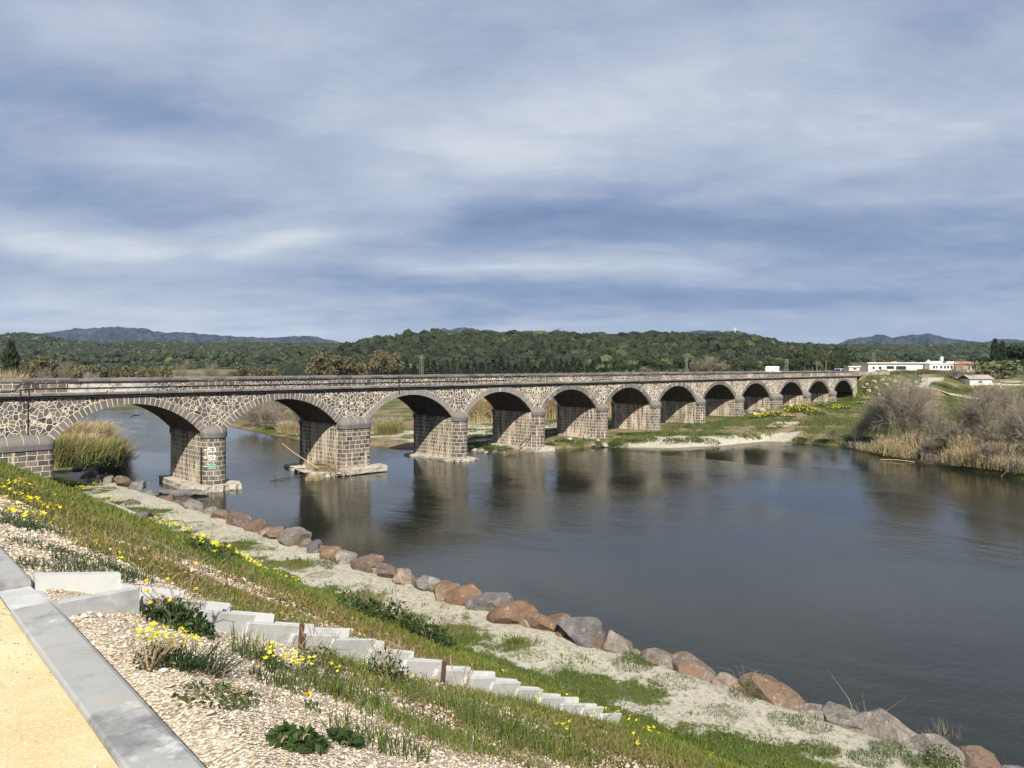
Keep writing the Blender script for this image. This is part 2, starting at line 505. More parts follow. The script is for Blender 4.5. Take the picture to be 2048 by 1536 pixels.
# ------------------------------------------------------------------ stone materials
def _rubble(scale, mort=.07, lime=False):
    def f(t, b):
        P = t.pos()
        s = t.node('ShaderNodeSeparateXYZ', {0: P}).outputs
        Q = t.node('ShaderNodeCombineXYZ', {0: s[0], 1: t.math('MULTIPLY', s[1], .9), 2: s[2]}).outputs[0]
        wn = t.noise(P, 1.1, 2, col=True)
        Q = t.vmath('ADD', Q, t.vmath('MULTIPLY', t.vmath('SUBTRACT', wn, (.5, .5, .5)), (.35, .35, .35)))
        e = t.vor(Q, scale, 'DISTANCE_TO_EDGE')
        c = t.vor(Q, scale, out='Color')
        cs = t.node('ShaderNodeSeparateColor', {0: c}).outputs
        st = t.ramp(cs[0], [(0, (.038, .038, .041)), (.35, (.078, .077, .082)), (.7, (.118, .114, .115)), (.9, (.155, .14, .13)), (1, (.20, .135, .10))])
        fine = t.noise(P, 7, 4, .7)
        st = t.mix(t.math('MULTIPLY', t.step(fine, .45, .75), .55), st, (.19, .185, .18))
        # mortar grows along the bridge, smeared over the stones in places
        grow = t.step(s[0], 35, 75)
        sm = t.noise(t.mapv(P, scale=(.5, .5, .22)), 1.6, 4, .65)
        wid = t.math('ADD', mort, t.math('MULTIPLY', t.math('MULTIPLY', grow, t.step(sm, .35, .75)), .12))
        wid = t.math('MULTIPLY', wid, t.math('ADD', .55, t.math('MULTIPLY', t.noise(P, 2.2, 2), .9)))
        mo = t.mix(t.noise(P, 3.0, 3), (.42, .375, .30), (.64, .57, .455))
        mo = t.mix(t.math('MULTIPLY', t.step(t.noise(t.mapv(P, scale=(1.3, 1.3, .35)), 1.0, 3), .52, .72), .8), mo, (.52, .36, .21))
        k = t.step(t.math('SUBTRACT', e, wid), -.012, .02)
        col = t.mix(k, mo, st)
        if lime:
            lm = t.math('MULTIPLY', t.step(t.math('ABSOLUTE', t.math('SUBTRACT', s[0], 21.0)), 5.5, 2.5), t.step(t.noise(P, 1.2, 4, .7), .36, .54))
            lm = t.math('SUBTRACT', lm, 0.0)
            col = t.mix(lm, col, (.50, .48, .43))
        # dark water stain streaks
        dk = t.noise(t.mapv(P, scale=(1.2, 1.2, .12)), 1.4, 4, .6)
        col = t.mix(t.math('MULTIPLY', t.step(dk, .56, .70), .55), col, (.055, .05, .045))
        t.put(b.inputs['Base Color'], col)
        t.put(b.inputs['Normal'], t.bump(t.math('ADD', t.math('MULTIPLY', k, .6), t.math('MULTIPLY', fine, .5)), .8, .05))
    return f
M_rubble = material('rubble_masonry', _rubble(2.35, .058), .9, .2)
M_rubble_s = material('parapet_masonry', _rubble(3.0, .05, True), .9, .2)

def _ashlar(bw, bh, mort, stain, dim=1.0):
    def f(t, b):
        P = t.pos()
        uvv = t.node('ShaderNodeTexCoord').outputs['UV']
        wn = t.noise(P, 1.4, 2, col=True)
        Q = t.vmath('ADD', uvv, t.vmath('MULTIPLY', t.vmath('SUBTRACT', wn, (.5, .5, .5)), (.22, .10, 0)))
        br = t.node('ShaderNodeTexBrick', {'Vector': Q, 'Color1': (0, 0, 0), 'Color2': (1, 1, 1), 'Mortar': (.5, .5, .5), 'Scale': 1.0, 'Mortar Size': mort, 'Mortar Smooth': .25, 'Bias': 0.0, 'Brick Width': bw, 'Row Height': bh})
        br.offset = .47; br.squash = .8; br.squash_frequency = 3
        fac = br.outputs['Fac']
        r = t.node('ShaderNodeSeparateColor', {0: br.outputs['Color']}).outputs[0]
        st = t.ramp(r, [(0, (.055, .053, .055)), (.4, (.098, .093, .092)), (.75, (.14, .13, .125)), (1, (.19, .165, .15))])
        fine = t.noise(P, 8, 4, .7)
        st = t.mix(t.math('MULTIPLY', t.step(fine, .45, .75), .5), st, (.23, .205, .18))
        mo = t.mix(t.noise(P, 2.0, 3), (.40, .36, .28), (.60, .545, .44))
        col = t.mix(fac, st, mo)
        # lime streaks running down and rusty tints
        sk = t.noise(t.mapv(P, scale=(1.6, 1.6, .16)), 1.3, 5, .62)
        ck = t.noise(P, .55, 3)
        kk = t.math('MULTIPLY', t.step(sk, .60 - stain * .16, .72 - stain * .12), t.step(ck, .40 - stain * .15, .62))
        col = t.mix(t.math('MULTIPLY', kk, .85), col, t.mix(t.noise(P, 4, 2), (.52, .44, .32), (.74, .67, .55)))
        dk = t.noise(t.mapv(P, scale=(2.2, 2.2, .14), loc=(5, 3, 1)), 1.3, 4, .6)
        col = t.mix(t.math('MULTIPLY', t.step(dk, .55, .70), .75), col, (.05, .045, .04))
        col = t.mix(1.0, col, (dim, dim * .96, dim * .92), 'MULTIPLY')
        t.put(b.inputs['Base Color'], col)
        t.put(b.inputs['Normal'], t.bump(t.math('ADD', t.math('MULTIPLY', fac, -.7), t.math('MULTIPLY', fine, .4)), .8, .05))
    return f
M_ash = material('ashlar_blocks', _ashlar(.82, .47, .036, .25), .88, .2)
M_side = material('coursed_pier_stone', _ashlar(.55, .47, .05, 1.15), .88, .2)
M_vault = material('vault_stone_shaded', _ashlar(.7, .45, .028, -.1, .42), .9, .15)  # stone colour darkened all over to deepen the shade under the arches

def _cut(c0, c1, gap=(.5, .45, .36), bl=1.15, off=0.0):
    """dressed dark stone cut to blocks along the bridge"""
    def f(t, b):
        P = t.pos()
        a = t.attr('Col')
        fine = t.noise(P, 6, 5, .7)
        col = t.mix(fine, c0, c1)
        col = t.mix(1.0, col, a, 'MULTIPLY')
        col = t.mix(t.math('MULTIPLY', t.step(t.noise(t.mapv(P, scale=(1, 1, .5)), 1.2, 4, .65), .55, .75), .5), col, (.24, .215, .18))
        col = t.mix(t.math('MULTIPLY', t.step(t.noise(P, 9, 3, .7), .60, .72), .5), col, (.33, .31, .27))
        t.put(b.inputs['Base Color'], col)
        t.put(b.inputs['Normal'], t.bump(fine, .6, .03))
    return f
M_cut = material('dressed_basalt', _cut((.085, .082, .084), (.175, .165, .16)), .85, .25)
M_cut_l = material('dressed_lighter', _cut((.135, .13, .128), (.25, .235, .22)), .85, .25)
def _mortar(t, b):
    P = t.pos()
    t.put(b.inputs['Base Color'], t.mix(t.noise(P, 4, 4, .7), (.40, .34, .25), (.66, .58, .45)))
    t.put(b.inputs['Normal'], t.bump(t.noise(P, 12, 3), .4, .02))
M_mortar = material('lime_mortar', _mortar, .95, .1)
def _conc(c0, c1, st=(.28, .27, .23), big=.5):
    def f(t, b):
        P = t.pos()
        n = t.noise(P, 1.8, 5, .65)
        col = t.mix(n, c0, c1)
        col = t.mix(t.math('MULTIPLY', t.step(t.noise(P, 5, 4, .7), .5, .75), .5), col, st)
        col = t.mix(t.math('MULTIPLY', t.step(t.noise(P, 1.3, 5, .7), .50, .66), big), col, tuple(k * .62 for k in c0))
        col = t.mix(t.math('MULTIPLY', t.step(t.noise(t.mapv(P, loc=(7, 3, 1)), 2.6, 5, .75), .58, .66), big * .6), col, tuple(min(1, k * 1.35) for k in c1))
        pit = t.vor(P, 60)
        pm = t.math('MULTIPLY', t.step(pit, .16, .08), t.step(t.noise(P, 12, 2), .5, .6))
        col = t.mix(pm, col, (.10, .10, .09))
        t.put(b.inputs['Base Color'], col)
        t.put(b.inputs['Normal'], t.bump(t.math('SUBTRACT', t.noise(P, 90, 3, .7), pm), .35, .004))
    return f
M_conc = material('grey_concrete', _conc((.36, .37, .37), (.52, .52, .50)), .85, .25)
M_curb = material('kerb_concrete', _conc((.20, .21, .215), (.40, .40, .38), (.36, .32, .21), .9), .85, .25)
M_concold = material('weathered_concrete', _conc((.27, .245, .20), (.50, .46, .39), (.17, .15, .12), .9), .92, .15)
def simple(name, col, rough=.7, spec=.3, metal=0.0, var=.25, sc_=6):
    def f(t, b):
        P = t.pos()
        c1 = tuple(k * (1 - var) for k in col); c2 = tuple(min(1, k * (1 + var)) for k in col)
        t.put(b.inputs['Base Color'], t.mix(t.noise(P, sc_, 3), c1, c2))
        b.inputs['Metallic'].default_value = metal
    return material(name, f, rough, spec)
M_pipe = simple('dark_pipe', (.03, .032, .036), .5)
M_rust = simple('rusty_steel', (.10, .05, .03), .8)
M_asph = simple('asphalt', (.06, .06, .06), .95, .1)
M_white = simple('white_paint', (.78, .78, .76), .4, .5, var=.05)
M_black = simple('black_rubber', (.02, .02, .02), .7)
M_glass = simple('dark_glass', (.02, .025, .03), .08, .6)
M_silver = simple('silver_paint', (.45, .47, .5), .35, .5, .4)
M_render_w = simple('white_render', (.74, .73, .68), .9, .1, var=.06, sc_=1)
M_render_b = simple('beige_render', (.60, .50, .40), .9, .1, var=.08, sc_=1)
M_tile = simple('roof_tile', (.42, .22, .13), .9, .1)
M_roofg = simple('grey_roof', (.30, .27, .25), .9, .1)
M_steel = simple('galvanised_steel', (.42, .43, .43), .5, .4, .3)
M_wcross = simple('pale_metal', (.60, .60, .58), .6)
M_pylon = simple('pylon_steel', (.20, .20, .19), .7, .2)

# ------------------------------------------------------------------ the bridge
V0, V1 = 73.2, 80.9
ZSP, ZCR = 5.55, 8.65
ZT = 9.54
PIERS = [(13.1, 17.3), (30.1, 32.5), (45.4, 49.3), (62.3, 64.6), (77.2, 79.4), (91.9, 94.1), (106.6, 108.8), (121.2, 123.4), (135.9, 138.1), (150.7, 154.8), (167.2, 169.4), (181.9, 184.1), (196.6, 199.5)]
bridge = empty('stone_bridge', 'long dark stone road bridge of twelve segmental arches crossing the river', 'bridge', (17.3, 77, 0))
BL = Vector(bridge.location)
def bpart(name, mb_or_me, mat=None, parent=None, **k):
    """geometry written in world coordinates, stored relative to its thing"""
    if isinstance(mb_or_me, MB):
        me = mb_or_me.data(name, mat, **k)
    else:
        me = mb_or_me
    o = link(name, me, parent or bridge)
    if parent is None or parent is bridge:
        o.matrix_parent_inverse = Matrix.Translation(-BL)
    return o

def arch_pts(a, b, n=28, dr=0.0):
    sp = b - a; rise = ZCR - ZSP
    R = (sp * sp / 4 + rise * rise) / (2 * rise)
    zc = ZCR - R; uc = (a + b) / 2
    th = math.asin(sp / 2 / R)
    A = np.linspace(-th, th, n + 1)
    return uc + (R + dr) * np.sin(A), zc + (R + dr) * np.cos(A), A, R, uc, zc

rs = np.random.RandomState(5)
wall = MB()
for vv, sgn in ((V0, 1), (V1, -1)):
    def quad(u0, u1, zb0, zb1):
        q = [[u0, vv, zb0], [u1, vv, zb1], [u1, vv, ZT], [u0, vv, ZT]]
        wall.add(q, [[[0, 1, 2, 3] if sgn > 0 else [3, 2, 1, 0]]])
    quad(-30, PIERS[0][0], -1, -1)
    for (a, b) in PIERS:
        quad(a, b, ZSP if a < 190 else 0, ZSP if a < 190 else 0)
    for i in range(12):
        a, b = PIERS[i][1], PIERS[i + 1][0]
        X, Zz, *_ = arch_pts(a, b, 28, .012)
        X[0], X[-1] = a, b
        for j in range(28):
            quad(X[j], X[j + 1], Zz[j], Zz[j + 1])
wall.add([[199.5, V0, 0], [199.5, V1, 0], [199.5, V1, ZT], [199.5, V0, ZT]], [[[0, 1, 2, 3]]])
bpart('spandrel_wall', wall, M_rubble)
for i in range(12):
    a, b = PIERS[i][1], PIERS[i + 1][0]
    # vault
    X, Zz, A, R, uc, zc = arch_pts(a, b, 30, .012)
    nvv = 9
    vsq = np.linspace(V0 + .02, V1 - .02, nvv)
    VV = np.array([[[x, y, z] for y in vsq] for x, z in zip(X, Zz)]).reshape(-1, 3)
    UVs = np.array([[[y, R * al] for y in vsq] for al in A]).reshape(-1, 2)
    ii = np.arange(31 * nvv).reshape(31, nvv)
    FF = np.stack([ii[:-1, :-1], ii[:-1, 1:], ii[1:, 1:], ii[1:, :-1]], -1).reshape(-1, 4)
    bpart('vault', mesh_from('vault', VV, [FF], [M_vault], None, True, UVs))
    # ring of voussoirs on both faces
    nb = 33
    th = math.asin((b - a) / 2 / R)
    for vf, vb in ((V0 - .07, V0 + .25), (V1 - .25, V1 + .07)):
        ring = MB(); mort = MB()
        bd = np.linspace(-th, th, nb + 1)
        bd[1:-1] += rs.uniform(-.16, .16, nb - 1) * (2 * th / nb)
        for j in range(nb):
            near_ = i < 2
            g = (.036 if near_ else .014) / R
            a0, a1 = bd[j] + g, bd[j + 1] - g
            r0 = R + rs.uniform(0, .012); r1 = R + .70 + rs.uniform(-.02, .03)
            vf2 = vf + rs.uniform(-.012, .012) if vf < V0 else vf
            V_ = []
            for vy in (vf2, vb):
                for (al, r) in ((a0, r0), (a1, r0), (a1, r1), (a0, r1)):
                    V_.append([uc + r * math.sin(al), vy, zc + r * math.cos(al)])
            sh = rs.uniform(.75, 1.3)
            if i == 2 or i == 3: sh = rs.uniform(.95, 1.2)
            if rs.rand() < .06: sh = 1.9
            ring.add(V_, [[[0, 3, 2, 1], [4, 5, 6, 7], [0, 1, 5, 4], [1, 2, 6, 5], [2, 3, 7, 6], [3, 0, 4, 7]]], (sh, sh * rs.uniform(.96, 1), sh * rs.uniform(.93, 1)))
        n = 40
        AA = np.linspace(-th, th, n + 1)
        vm = V0 - .058 if vf < V0 else V1 + .04
        V_ = []
        for al in AA:
            for r in (R + .006, R + .73):
                for vy in (vm, V0 + .2 if vf < V0 else V1 - .2):
                    V_.append([uc + r * math.sin(al), vy, zc + r * math.cos(al)])
        q = np.arange((n + 1) * 4).reshape(n + 1, 4)
        fr = []
        for c0, c1 in ((0, 2), (2, 3), (1, 0)):
            fr.append(np.stack([q[:-1, c0], q[1:, c0], q[1:, c1], q[:-1, c1]], -1))
        mort.add(V_, [np.concatenate(fr)])
        ro = bpart('arch_ring', ring, M_cut_l if i in (2, 3) else M_cut)
        link('mortar_bed', mort.data('mortar_bed', M_mortar), ro)

def outline(a, b, d, corner, n=10, grow=0.0):
    """half outline of a cutwater in front of the wall: from (a,0) out to depth d and back to (b,0); rounded corners"""
    a -= grow; b += grow; d += grow
    hw = (b - a) / 2
    rx = min(hw, corner + grow); ry = min(d, corner + grow)
    if corner > 5: rx, ry = hw, d
    P = [(a, 0.0)]
    for k in range(n + 1):
        t = math.pi / 2 * k / n
        P.append((a + rx - rx * math.cos(t), d - ry + ry * math.sin(t)))
    for k in range(n + 1):
        t = math.pi / 2 * k / n
        P.append((b - rx + rx * math.sin(t), d - ry + ry * math.cos(t)))
    P.append((b, 0.0))
    out = [P[0]]
    for p in P[1:]:
        if abs(p[0] - out[-1][0]) + abs(p[1] - out[-1][1]) > 1e-4: out.append(p)
    return np.array(out)

def extr(mb, O, z0, z1, side, col=None, top=False, bot=False):
    """extrude half outline O (u, depth) from the wall plane; side=+1 front (towards -v), -1 back"""
    base = V0 if side > 0 else V1
    n = len(O)
    dist = np.concatenate([[0], np.cumsum(np.linalg.norm(np.diff(O, axis=0), axis=1))])
    V_ = np.array([[p[0], base - side * p[1], z] for z in (z0, z1) for p in O])
    uv = np.array([[dd + O[0, 0] * 1.37, z] for z in (z0, z1) for dd in dist])
    ii = np.arange(n)
    Fq = np.stack([ii[:-1], ii[1:], ii[1:] + n, ii[:-1] + n], -1)
    if side < 0: Fq = Fq[:, ::-1]
    mb.add(V_, [Fq], col, uv)
    for flag, z in ((top, z1), (bot, z0)):
        if flag:
            Vt = [[p[0], base - side * p[1], z] for p in O] + [[(O[0, 0] + O[-1, 0]) / 2, base, z]]
            tr = [[k, k + 1, n] for k in range(n - 1)]
            mb.add(Vt, [tr], col, [[p[0], p[1]] for p in O] + [[0, 0]])

for i, (a, b) in enumerate(PIERS[:12]):
    wide = (b - a) > 3
    cy = (V0 + V1) / 2
    zb = min(-1.5, ht((a + b) / 2, cy) - 1.5)
    m = MB()
    V_ = [[u_, v_, z_] for z_ in (zb, ZSP + .01) for (u_, v_) in ((a, V0), (b, V0), (b, V1), (a, V1))]
    m.add(V_, [[[0, 1, 5, 4], [1, 2, 6, 5], [2, 3, 7, 6], [3, 0, 4, 7], [4, 5, 6, 7]]], None, [[v_[1] + v_[0], v_[2]] for v_ in V_])
    if a > 60:          # dressed quoin strip is lighter there
        pass
    pier = bpart('pier', m, M_side)
    d = 1.15
    for side in (1, -1):
        cw = MB()
        O = outline(a + .03, b - .03, d, .55 if wide else 9)
        extr(cw, O, zb, 5.12, side)
        link('cutwater', cw.data('cutwater', M_ash, True, 50), pier)
        cap = MB()
        O2 = outline(a, b, d, .6 if wide else 9, grow=.10)
        extr(cap, O2, 5.10, 5.55, side, (.9, .9, .9), top=True, bot=True)
        # rounded roof of the cutwater
        base = V0 if side > 0 else V1
        rows = []
        hw = (b - a) / 2 + .08; D_ = d + .08
        for k in range(9):
            tt = k / 8 * math.pi / 2
            ins = (1 - math.cos(tt))
            f_u = (1 - ins) if not wide else (hw - ins * 1.2) / hw
            f_d = math.cos(tt)
            Ok = outline(a - .0, b + .0, d, .6 if wide else 9, grow=.08)
            uc = (a + b) / 2
            rows.append([[uc + (p[0] - uc) * f_u, base - side * p[1] * max(f_d, .0), 5.552 + .78 * math.sin(tt) ** .95] for p in Ok])
        rows = np.array(rows)
        kk, nn = rows.shape[:2]
        q = np.arange(kk * nn).reshape(kk, nn)
        Fq = np.stack([q[:-1, :-1], q[:-1, 1:], q[1:, 1:], q[1:, :-1]], -1).reshape(-1, 4)
        if side < 0: Fq = Fq[:, ::-1]
        cap.add(rows.reshape(-1, 3), [Fq], (1.15, 1.12, 1.05))
        co = link('pier_cap', cap.data('pier_cap', M_cut, True, 35), pier)
        if side > 0:
            uc = (a + b) / 2
            js = [uc + .35] if not wide else [a + .75, a + 1.9, a + 3.0]
            for ju in js:
                pts = []; jm = MB()
                for k in range(8):
                    tt = k / 8 * math.pi / 2 + .02
                    f_u = math.cos(tt) if not wide else 1
                    pts.append([uc + (ju - uc) * f_u, base - (d + .09) * math.cos(tt) * (1.0 if wide else .96), 5.56 + .785 * math.sin(tt) ** .95])
                jm.tube(pts, .02, 4)
                link('mortar_joint', jm.data('mortar_joint', M_mortar), co)

def blob_outline(poly, z0, z1, seed, rough=.15, sub=8, flare=0.0):
    r = np.random.RandomState(seed)
    poly = np.array(poly, float); n = len(poly)
    pts = []
    for k in range(n):
        for s in range(sub):
            t_ = s / sub
            pts.append(poly[k] * (1 - t_) + poly[(k + 1) % n] * t_)
    pts = np.array(pts); c = pts.mean(0)
    N = len(pts)
    rows = []
    for lv, z in enumerate(np.linspace(z0, z1, 5)):
        j = r.normal(0, rough, (N, 1))
        dirs = (pts - c) / np.linalg.norm(pts - c, axis=1)[:, None]
        fl = flare * (1 - lv / 4) - (.06 if lv == 4 else 0)
        q = pts + dirs * (j + fl)
        rows.append(np.concatenate([q, np.full((N, 1), z) + r.normal(0, rough * .25, (N, 1))], 1))
    rows.append(np.concatenate([c + (rows[-1][:, :2] - c) * .8, np.full((N, 1), z1) + r.normal(.02, rough * .3, (N, 1))], 1))
    rows.append(np.concatenate([c + (rows[-2][:, :2] - c) * .4, np.full((N, 1), z1) + r.normal(.03, rough * .3, (N, 1))], 1))
    V_ = np.concatenate(rows + [np.array([[c[0], c[1], z1]])])
    K = len(rows)
    q = np.arange(K * N).reshape(K, N)
    Fq = np.stack([q[:-1], np.roll(q[:-1], -1, 1), np.roll(q[1:], -1, 1), q[1:]], -1).reshape(-1, 4)
    tri = [[K * N, (K - 1) * N + k, (K - 1) * N + (k + 1) % N] for k in range(N)]
    return V_, Fq, tri
pier_objs = [o for o in bridge.children if o.name.startswith('pier')]
foot = {1: ([(29.4, 82.6), (28.5, 73.5), (29.2, 71.2), (31, 70.9), (33.2, 71.1), (33.8, 73), (33.4, 82.6)], -1.2, .52, .09),
        2: ([(44.2, 83.5), (42.5, 76), (42.8, 72.3), (44.6, 71.6), (50.2, 71.7), (50.2, 83)], -1.2, .32, .2),
        3: ([(61.5, 82.5), (61.3, 72.6), (62.0, 71.4), (64.0, 71.2), (65.4, 71.8), (65.4, 82.5)], -1.0, .28, .13),
        4: ([(76.2, 82.5), (76.0, 72.0), (79.9, 71.2), (80.3, 72.2), (80.3, 82.5)], -1.0, .62, .03),
        5: ([(91, 82), (91, 71.9), (94.8, 71.6), (94.9, 82)], -1.0, .8, .05)}
for k, (poly, z0, z1, rg) in foot.items():
    V_, Fq, tri = blob_outline(poly, z0, z1, k, rg)
    mm = MB().add(V_, [Fq, tri])
    link('footing', mm.data('footing', M_concold), pier_objs[k])
# pale concrete repair block at the second river pier
V_, Fq, tri = blob_outline([(45.3, 72.6), (45.2, 71.0), (50.6, 70.9), (50.9, 72.9)], .10, .75, 77, .03)
link('footing_block', MB().add(V_, [Fq, tri]).data('footing_block', M_concold), pier_objs[2])

def strip(mb, prof, u0, u1, du, gap, colf, jit=0.0, flip=False):
    """blocks laid end to end along the bridge with a closed profile (v, z)"""
    u = u0
    n = len(prof)
    while u < u1:
        L_ = min(du * rs.uniform(.7, 1.35), u1 - u)
        jz, jv = rs.normal(0, jit, 2)
        pr = [(p[0] + jv, p[1] + (jz if k in () else 0)) for k, p in enumerate(prof)]
        V_ = [[x, p[0], p[1]] for x in (u + gap / 2, u + L_ - gap / 2) for p in pr]
        ii = np.arange(n)
        Fq = np.stack([ii, np.roll(ii, -1), np.roll(ii, -1) + n, ii + n], -1)
        if flip: Fq = Fq[:, ::-1]
        ends = []
        for off in (0, n):
            for k in range(1, n - 1):
                tr = [off, off + k, off + k + 1]
                if (off == n) != flip: tr = tr[::-1]
                ends.append(tr)
        mb.add(V_, [Fq, ends], colf())
        u += L_
def shade(lo=.7, hi=1.3):
    def f():
        s = rs.uniform(lo, hi); return (s, s * rs.uniform(.95, 1), s * rs.uniform(.9, 1))
    return f
UE = 202.0
for side in (1, -1):
    B = V0 if side > 0 else V1
    g = lambda *pts: [(B - side * p[0], p[1]) for p in pts]
    cor = MB()
    strip(cor, g((-.15, 9.54), (.30, 9.54), (.38, 9.60), (.38, 9.74), (.30, 9.82), (-.15, 9.82)), -30, UE, 1.1, .05, shade(), .004, side < 0)
    bpart('cornice', cor, M_cut)
    cm = MB()
    strip(cm, g((-.12, 9.545), (.26, 9.545), (.345, 9.62), (.345, 9.73), (.26, 9.805), (-.12, 9.805)), -30, UE, 60, 0, lambda: (1, 1, 1), 0, side < 0)
    bpart('cornice_mortar', cm, M_mortar)
    fl = MB()
    strip(fl, g((-.1, 9.36), (.12, 9.36), (.16, 9.538), (-.1, 9.538)), -30, UE, 1.1, .01, shade(.4, .6), .003, side < 0)
    bpart('string_course', fl, M_cut)
    pw = MB()
    strip(pw, g((-.38, 9.8), (.06, 9.8), (.06, 10.80), (-.38, 10.80)), -30, UE, 60, 0, lambda: (1, 1, 1), 0, side < 0)
    bpart('parapet_wall', pw, M_rubble_s)
    for (a, b) in PIERS:
        pn = MB()
        pa, pb_ = a - 1.2, b + 1.2
        V_ = np.array([[pa, B - side * .09, 9.83], [pb_, B - side * .09, 9.83], [pb_, B - side * .09, 10.78], [pa, B - side * .09, 10.78],
                       [pa, B, 9.83], [pb_, B, 9.83], [pb_, B, 10.78], [pa, B, 10.78]])
        Fq = np.array([[0, 1, 2, 3], [1, 5, 6, 2], [4, 0, 3, 7]])
        pn.add(V_, [Fq if side > 0 else Fq[:, ::-1]], None, [[v_[0], v_[2] * 1.24] for v_ in V_])
        bpart('parapet_panel', pn, M_ash)
    cp = MB()
    strip(cp, g((-.48, 10.79), (.14, 10.79), (.15, 10.97), (.10, 11.0), (-.44, 11.0), (-.48, 10.97)), -30, UE, 1.35, .045, shade(.7, 1.5), .012, side < 0)
    bpart('coping', cp, M_cut_l if False else M_cut)
    cq = MB()
    strip(cq, g((-.45, 10.795), (.11, 10.795), (.11, 10.965), (-.45, 10.965)), -30, UE, 60, 0, lambda: (1, 1, 1), 0, side < 0)
    bpart('coping_mortar', cq, M_mortar)
# pipes clipped to the parapet
def fpipe(u0, u1, dv, z, r, sag=.0, step=3.0):
    n = int((u1 - u0) / step)
    uu = np.linspace(u0, u1, n)
    return [[x, V0 - dv, z + sag * math.sin(k * 1.1) * .5 + .01 * math.sin(x)] for k, x in enumerate(uu)]
pp = MB()
pp.tube([[12, V0 - .12, 10.02], [14.2, V0 - .12, 10.02], [14.6, V0 - .12, 10.1], [14.8, V0 - .12, 10.55], [15.2, V0 - .12, 10.66]] + fpipe(17, 70, .12, 10.68, .03), .035, 6)
pp.tube(fpipe(70, 196, .13, 10.66, .03, .03), .03, 5)
bpart('water_pipe', pp, M_pipe)
pq = MB()
pq.tube([[14.9, V0 - .44, 8.0], [14.9, V0 - .44, 9.9], [14.9, V0 - .14, 10.15]] + fpipe(15.5, 72, .14, 10.22, .03), .035, 6)
pq.tube([[15.5, V0 - .10, 5.9], [15.5, V0 - .10, 9.3], [15.5, V0 - .46, 9.5], [15.5, V0 - .46, 9.9], [15.5, V0 - .13, 10.25]], .035, 6)
pq.tube(fpipe(-10, 120, .20, 9.44, .05, .03), .06, 6)
bpart('cable_duct', pq, M_pipe)
pr_ = MB()
pr_.tube([[53.6, V0 - .45, 9.1], [53.6, V0 - .45, 10.9]], .05, 6)
pr_.box((53.6, V0 - .45, 10.75), (.35, .12, .25))
pr_.box((53.6, V0 - .25, 9.8), (.08, .5, .08))
bpart('pipe_bracket', pr_, M_pipe)
dk = MB().add([[-30, V0 + .3, 9.86], [204, V0 + .3, 9.86], [204, V1 - .3, 9.86], [-30, V1 - .3, 9.86]], [[[0, 1, 2, 3]]])
bpart('deck', dk, M_asph)

# flood gauge: pole and painted numbers wrapped onto the first river pier
gp = MB().tube([[30.02, 73.02, .6], [30.02, 73.02, 4.15]], .06, 6)
link('gauge_pole', gp.data('gauge_pole', M_black), pier_objs[1])
GL = {'5': [[(1, 1), (0, 1), (0, .55), (.7, .55), (1, .35), (.9, .08), (.5, 0), (0, .08)]],
      '3': [[(0, .95), (.5, 1), (.95, .8), (.8, .57), (.4, .52)], [(.4, .52), (.85, .45), (1, .22), (.6, 0), (0, .06)]],
      '2': [[(0, .8), (.35, 1), (.85, .9), (.85, .62), (0, 0), (1, 0)]],
      '-': [[(0, .5), (1.3, .5)], [(.1, .54), (1.1, .54)], [(.1, .46), (1.0, .46)]]}
def paint(text, ang0, z, h, col, name):
    mb = MB()
    rr = 1.17 + .03; uc_, vc = 31.3, V0
    x = 0.0
    for ch in text:
        for line in GL[ch]:
            for (p, q) in zip(line[:-1], line[1:]):
                P = np.array(p) * (h * .62, h); Q = np.array(q) * (h * .62, h)
                dr = (Q - P); ln = np.linalg.norm(dr); nn_ = np.array([-dr[1], dr[0]]) / ln * h * .10
                e = dr / ln * h * .08
                V_ = []
                for s_ in (P - e - nn_, Q + e - nn_, Q + e + nn_, P - e + nn_):
                    al = ang0 + (x + s_[0]) / rr
                    V_.append([uc_ - rr * math.cos(al), vc - rr * math.sin(al), z + s_[1]])
                mb.add(V_, [[[0, 1, 2, 3]]])
        x += h * (.62 * 1.45 if ch != '-' else 1.25)
    m_ = simple(name + '_paint', col, .7, .3, var=.1)
    return link(name, mb.data(name, m_), pier_objs[1])
paint('-53', math.radians(22), 3.75, .42, (.72, .70, .64), 'gauge_mark')
paint('-52', math.radians(22), 2.98, .42, (.82, .82, .80), 'gauge_mark')
paint('-52', math.radians(22), 2.12, .42, (.20, .52, .40), 'gauge_mark')
# scrawled paint patch low on the abutment corner
gf = MB()
gf.add([[17.315, 73.4, 2.75], [17.315, 74.9, 2.75], [17.315, 74.7, 3.1], [17.315, 73.3, 3.05]], [[[0, 1, 2, 3]]])
link('blue_paint_patch', gf.data('blue_paint_patch', simple('blue_spray', (.08, .22, .40), .7)), pier_objs[0])
gf = MB()
gf.add([[17.315, 73.3, 3.1], [17.315, 74.7, 3.15], [17.315, 74.5, 3.45], [17.315, 73.3, 3.4]], [[[0, 1, 2, 3]]])
link('red_paint_patch', gf.data('red_paint_patch', simple('red_spray', (.45, .18, .14), .7)), pier_objs[0])

# approach wall beyond the far end and road
aw = MB()
aw.box((213, V0 + .25, 9.6), (22, .5, 2.3))
tag(aw.build('roadside_wall', M_rubble), 'low rubble wall carrying on from the far end of the bridge', 'wall')
rd = MB().add([[203.5, 74, 9.84], [600, 74, 9.84], [600, 80.5, 9.84], [203.5, 80.5, 9.84]], [[[0, 1, 2, 3]]])
tag(rd.build('road', M_asph), 'asphalt road beyond the far end of the bridge', 'road', kind='structure')
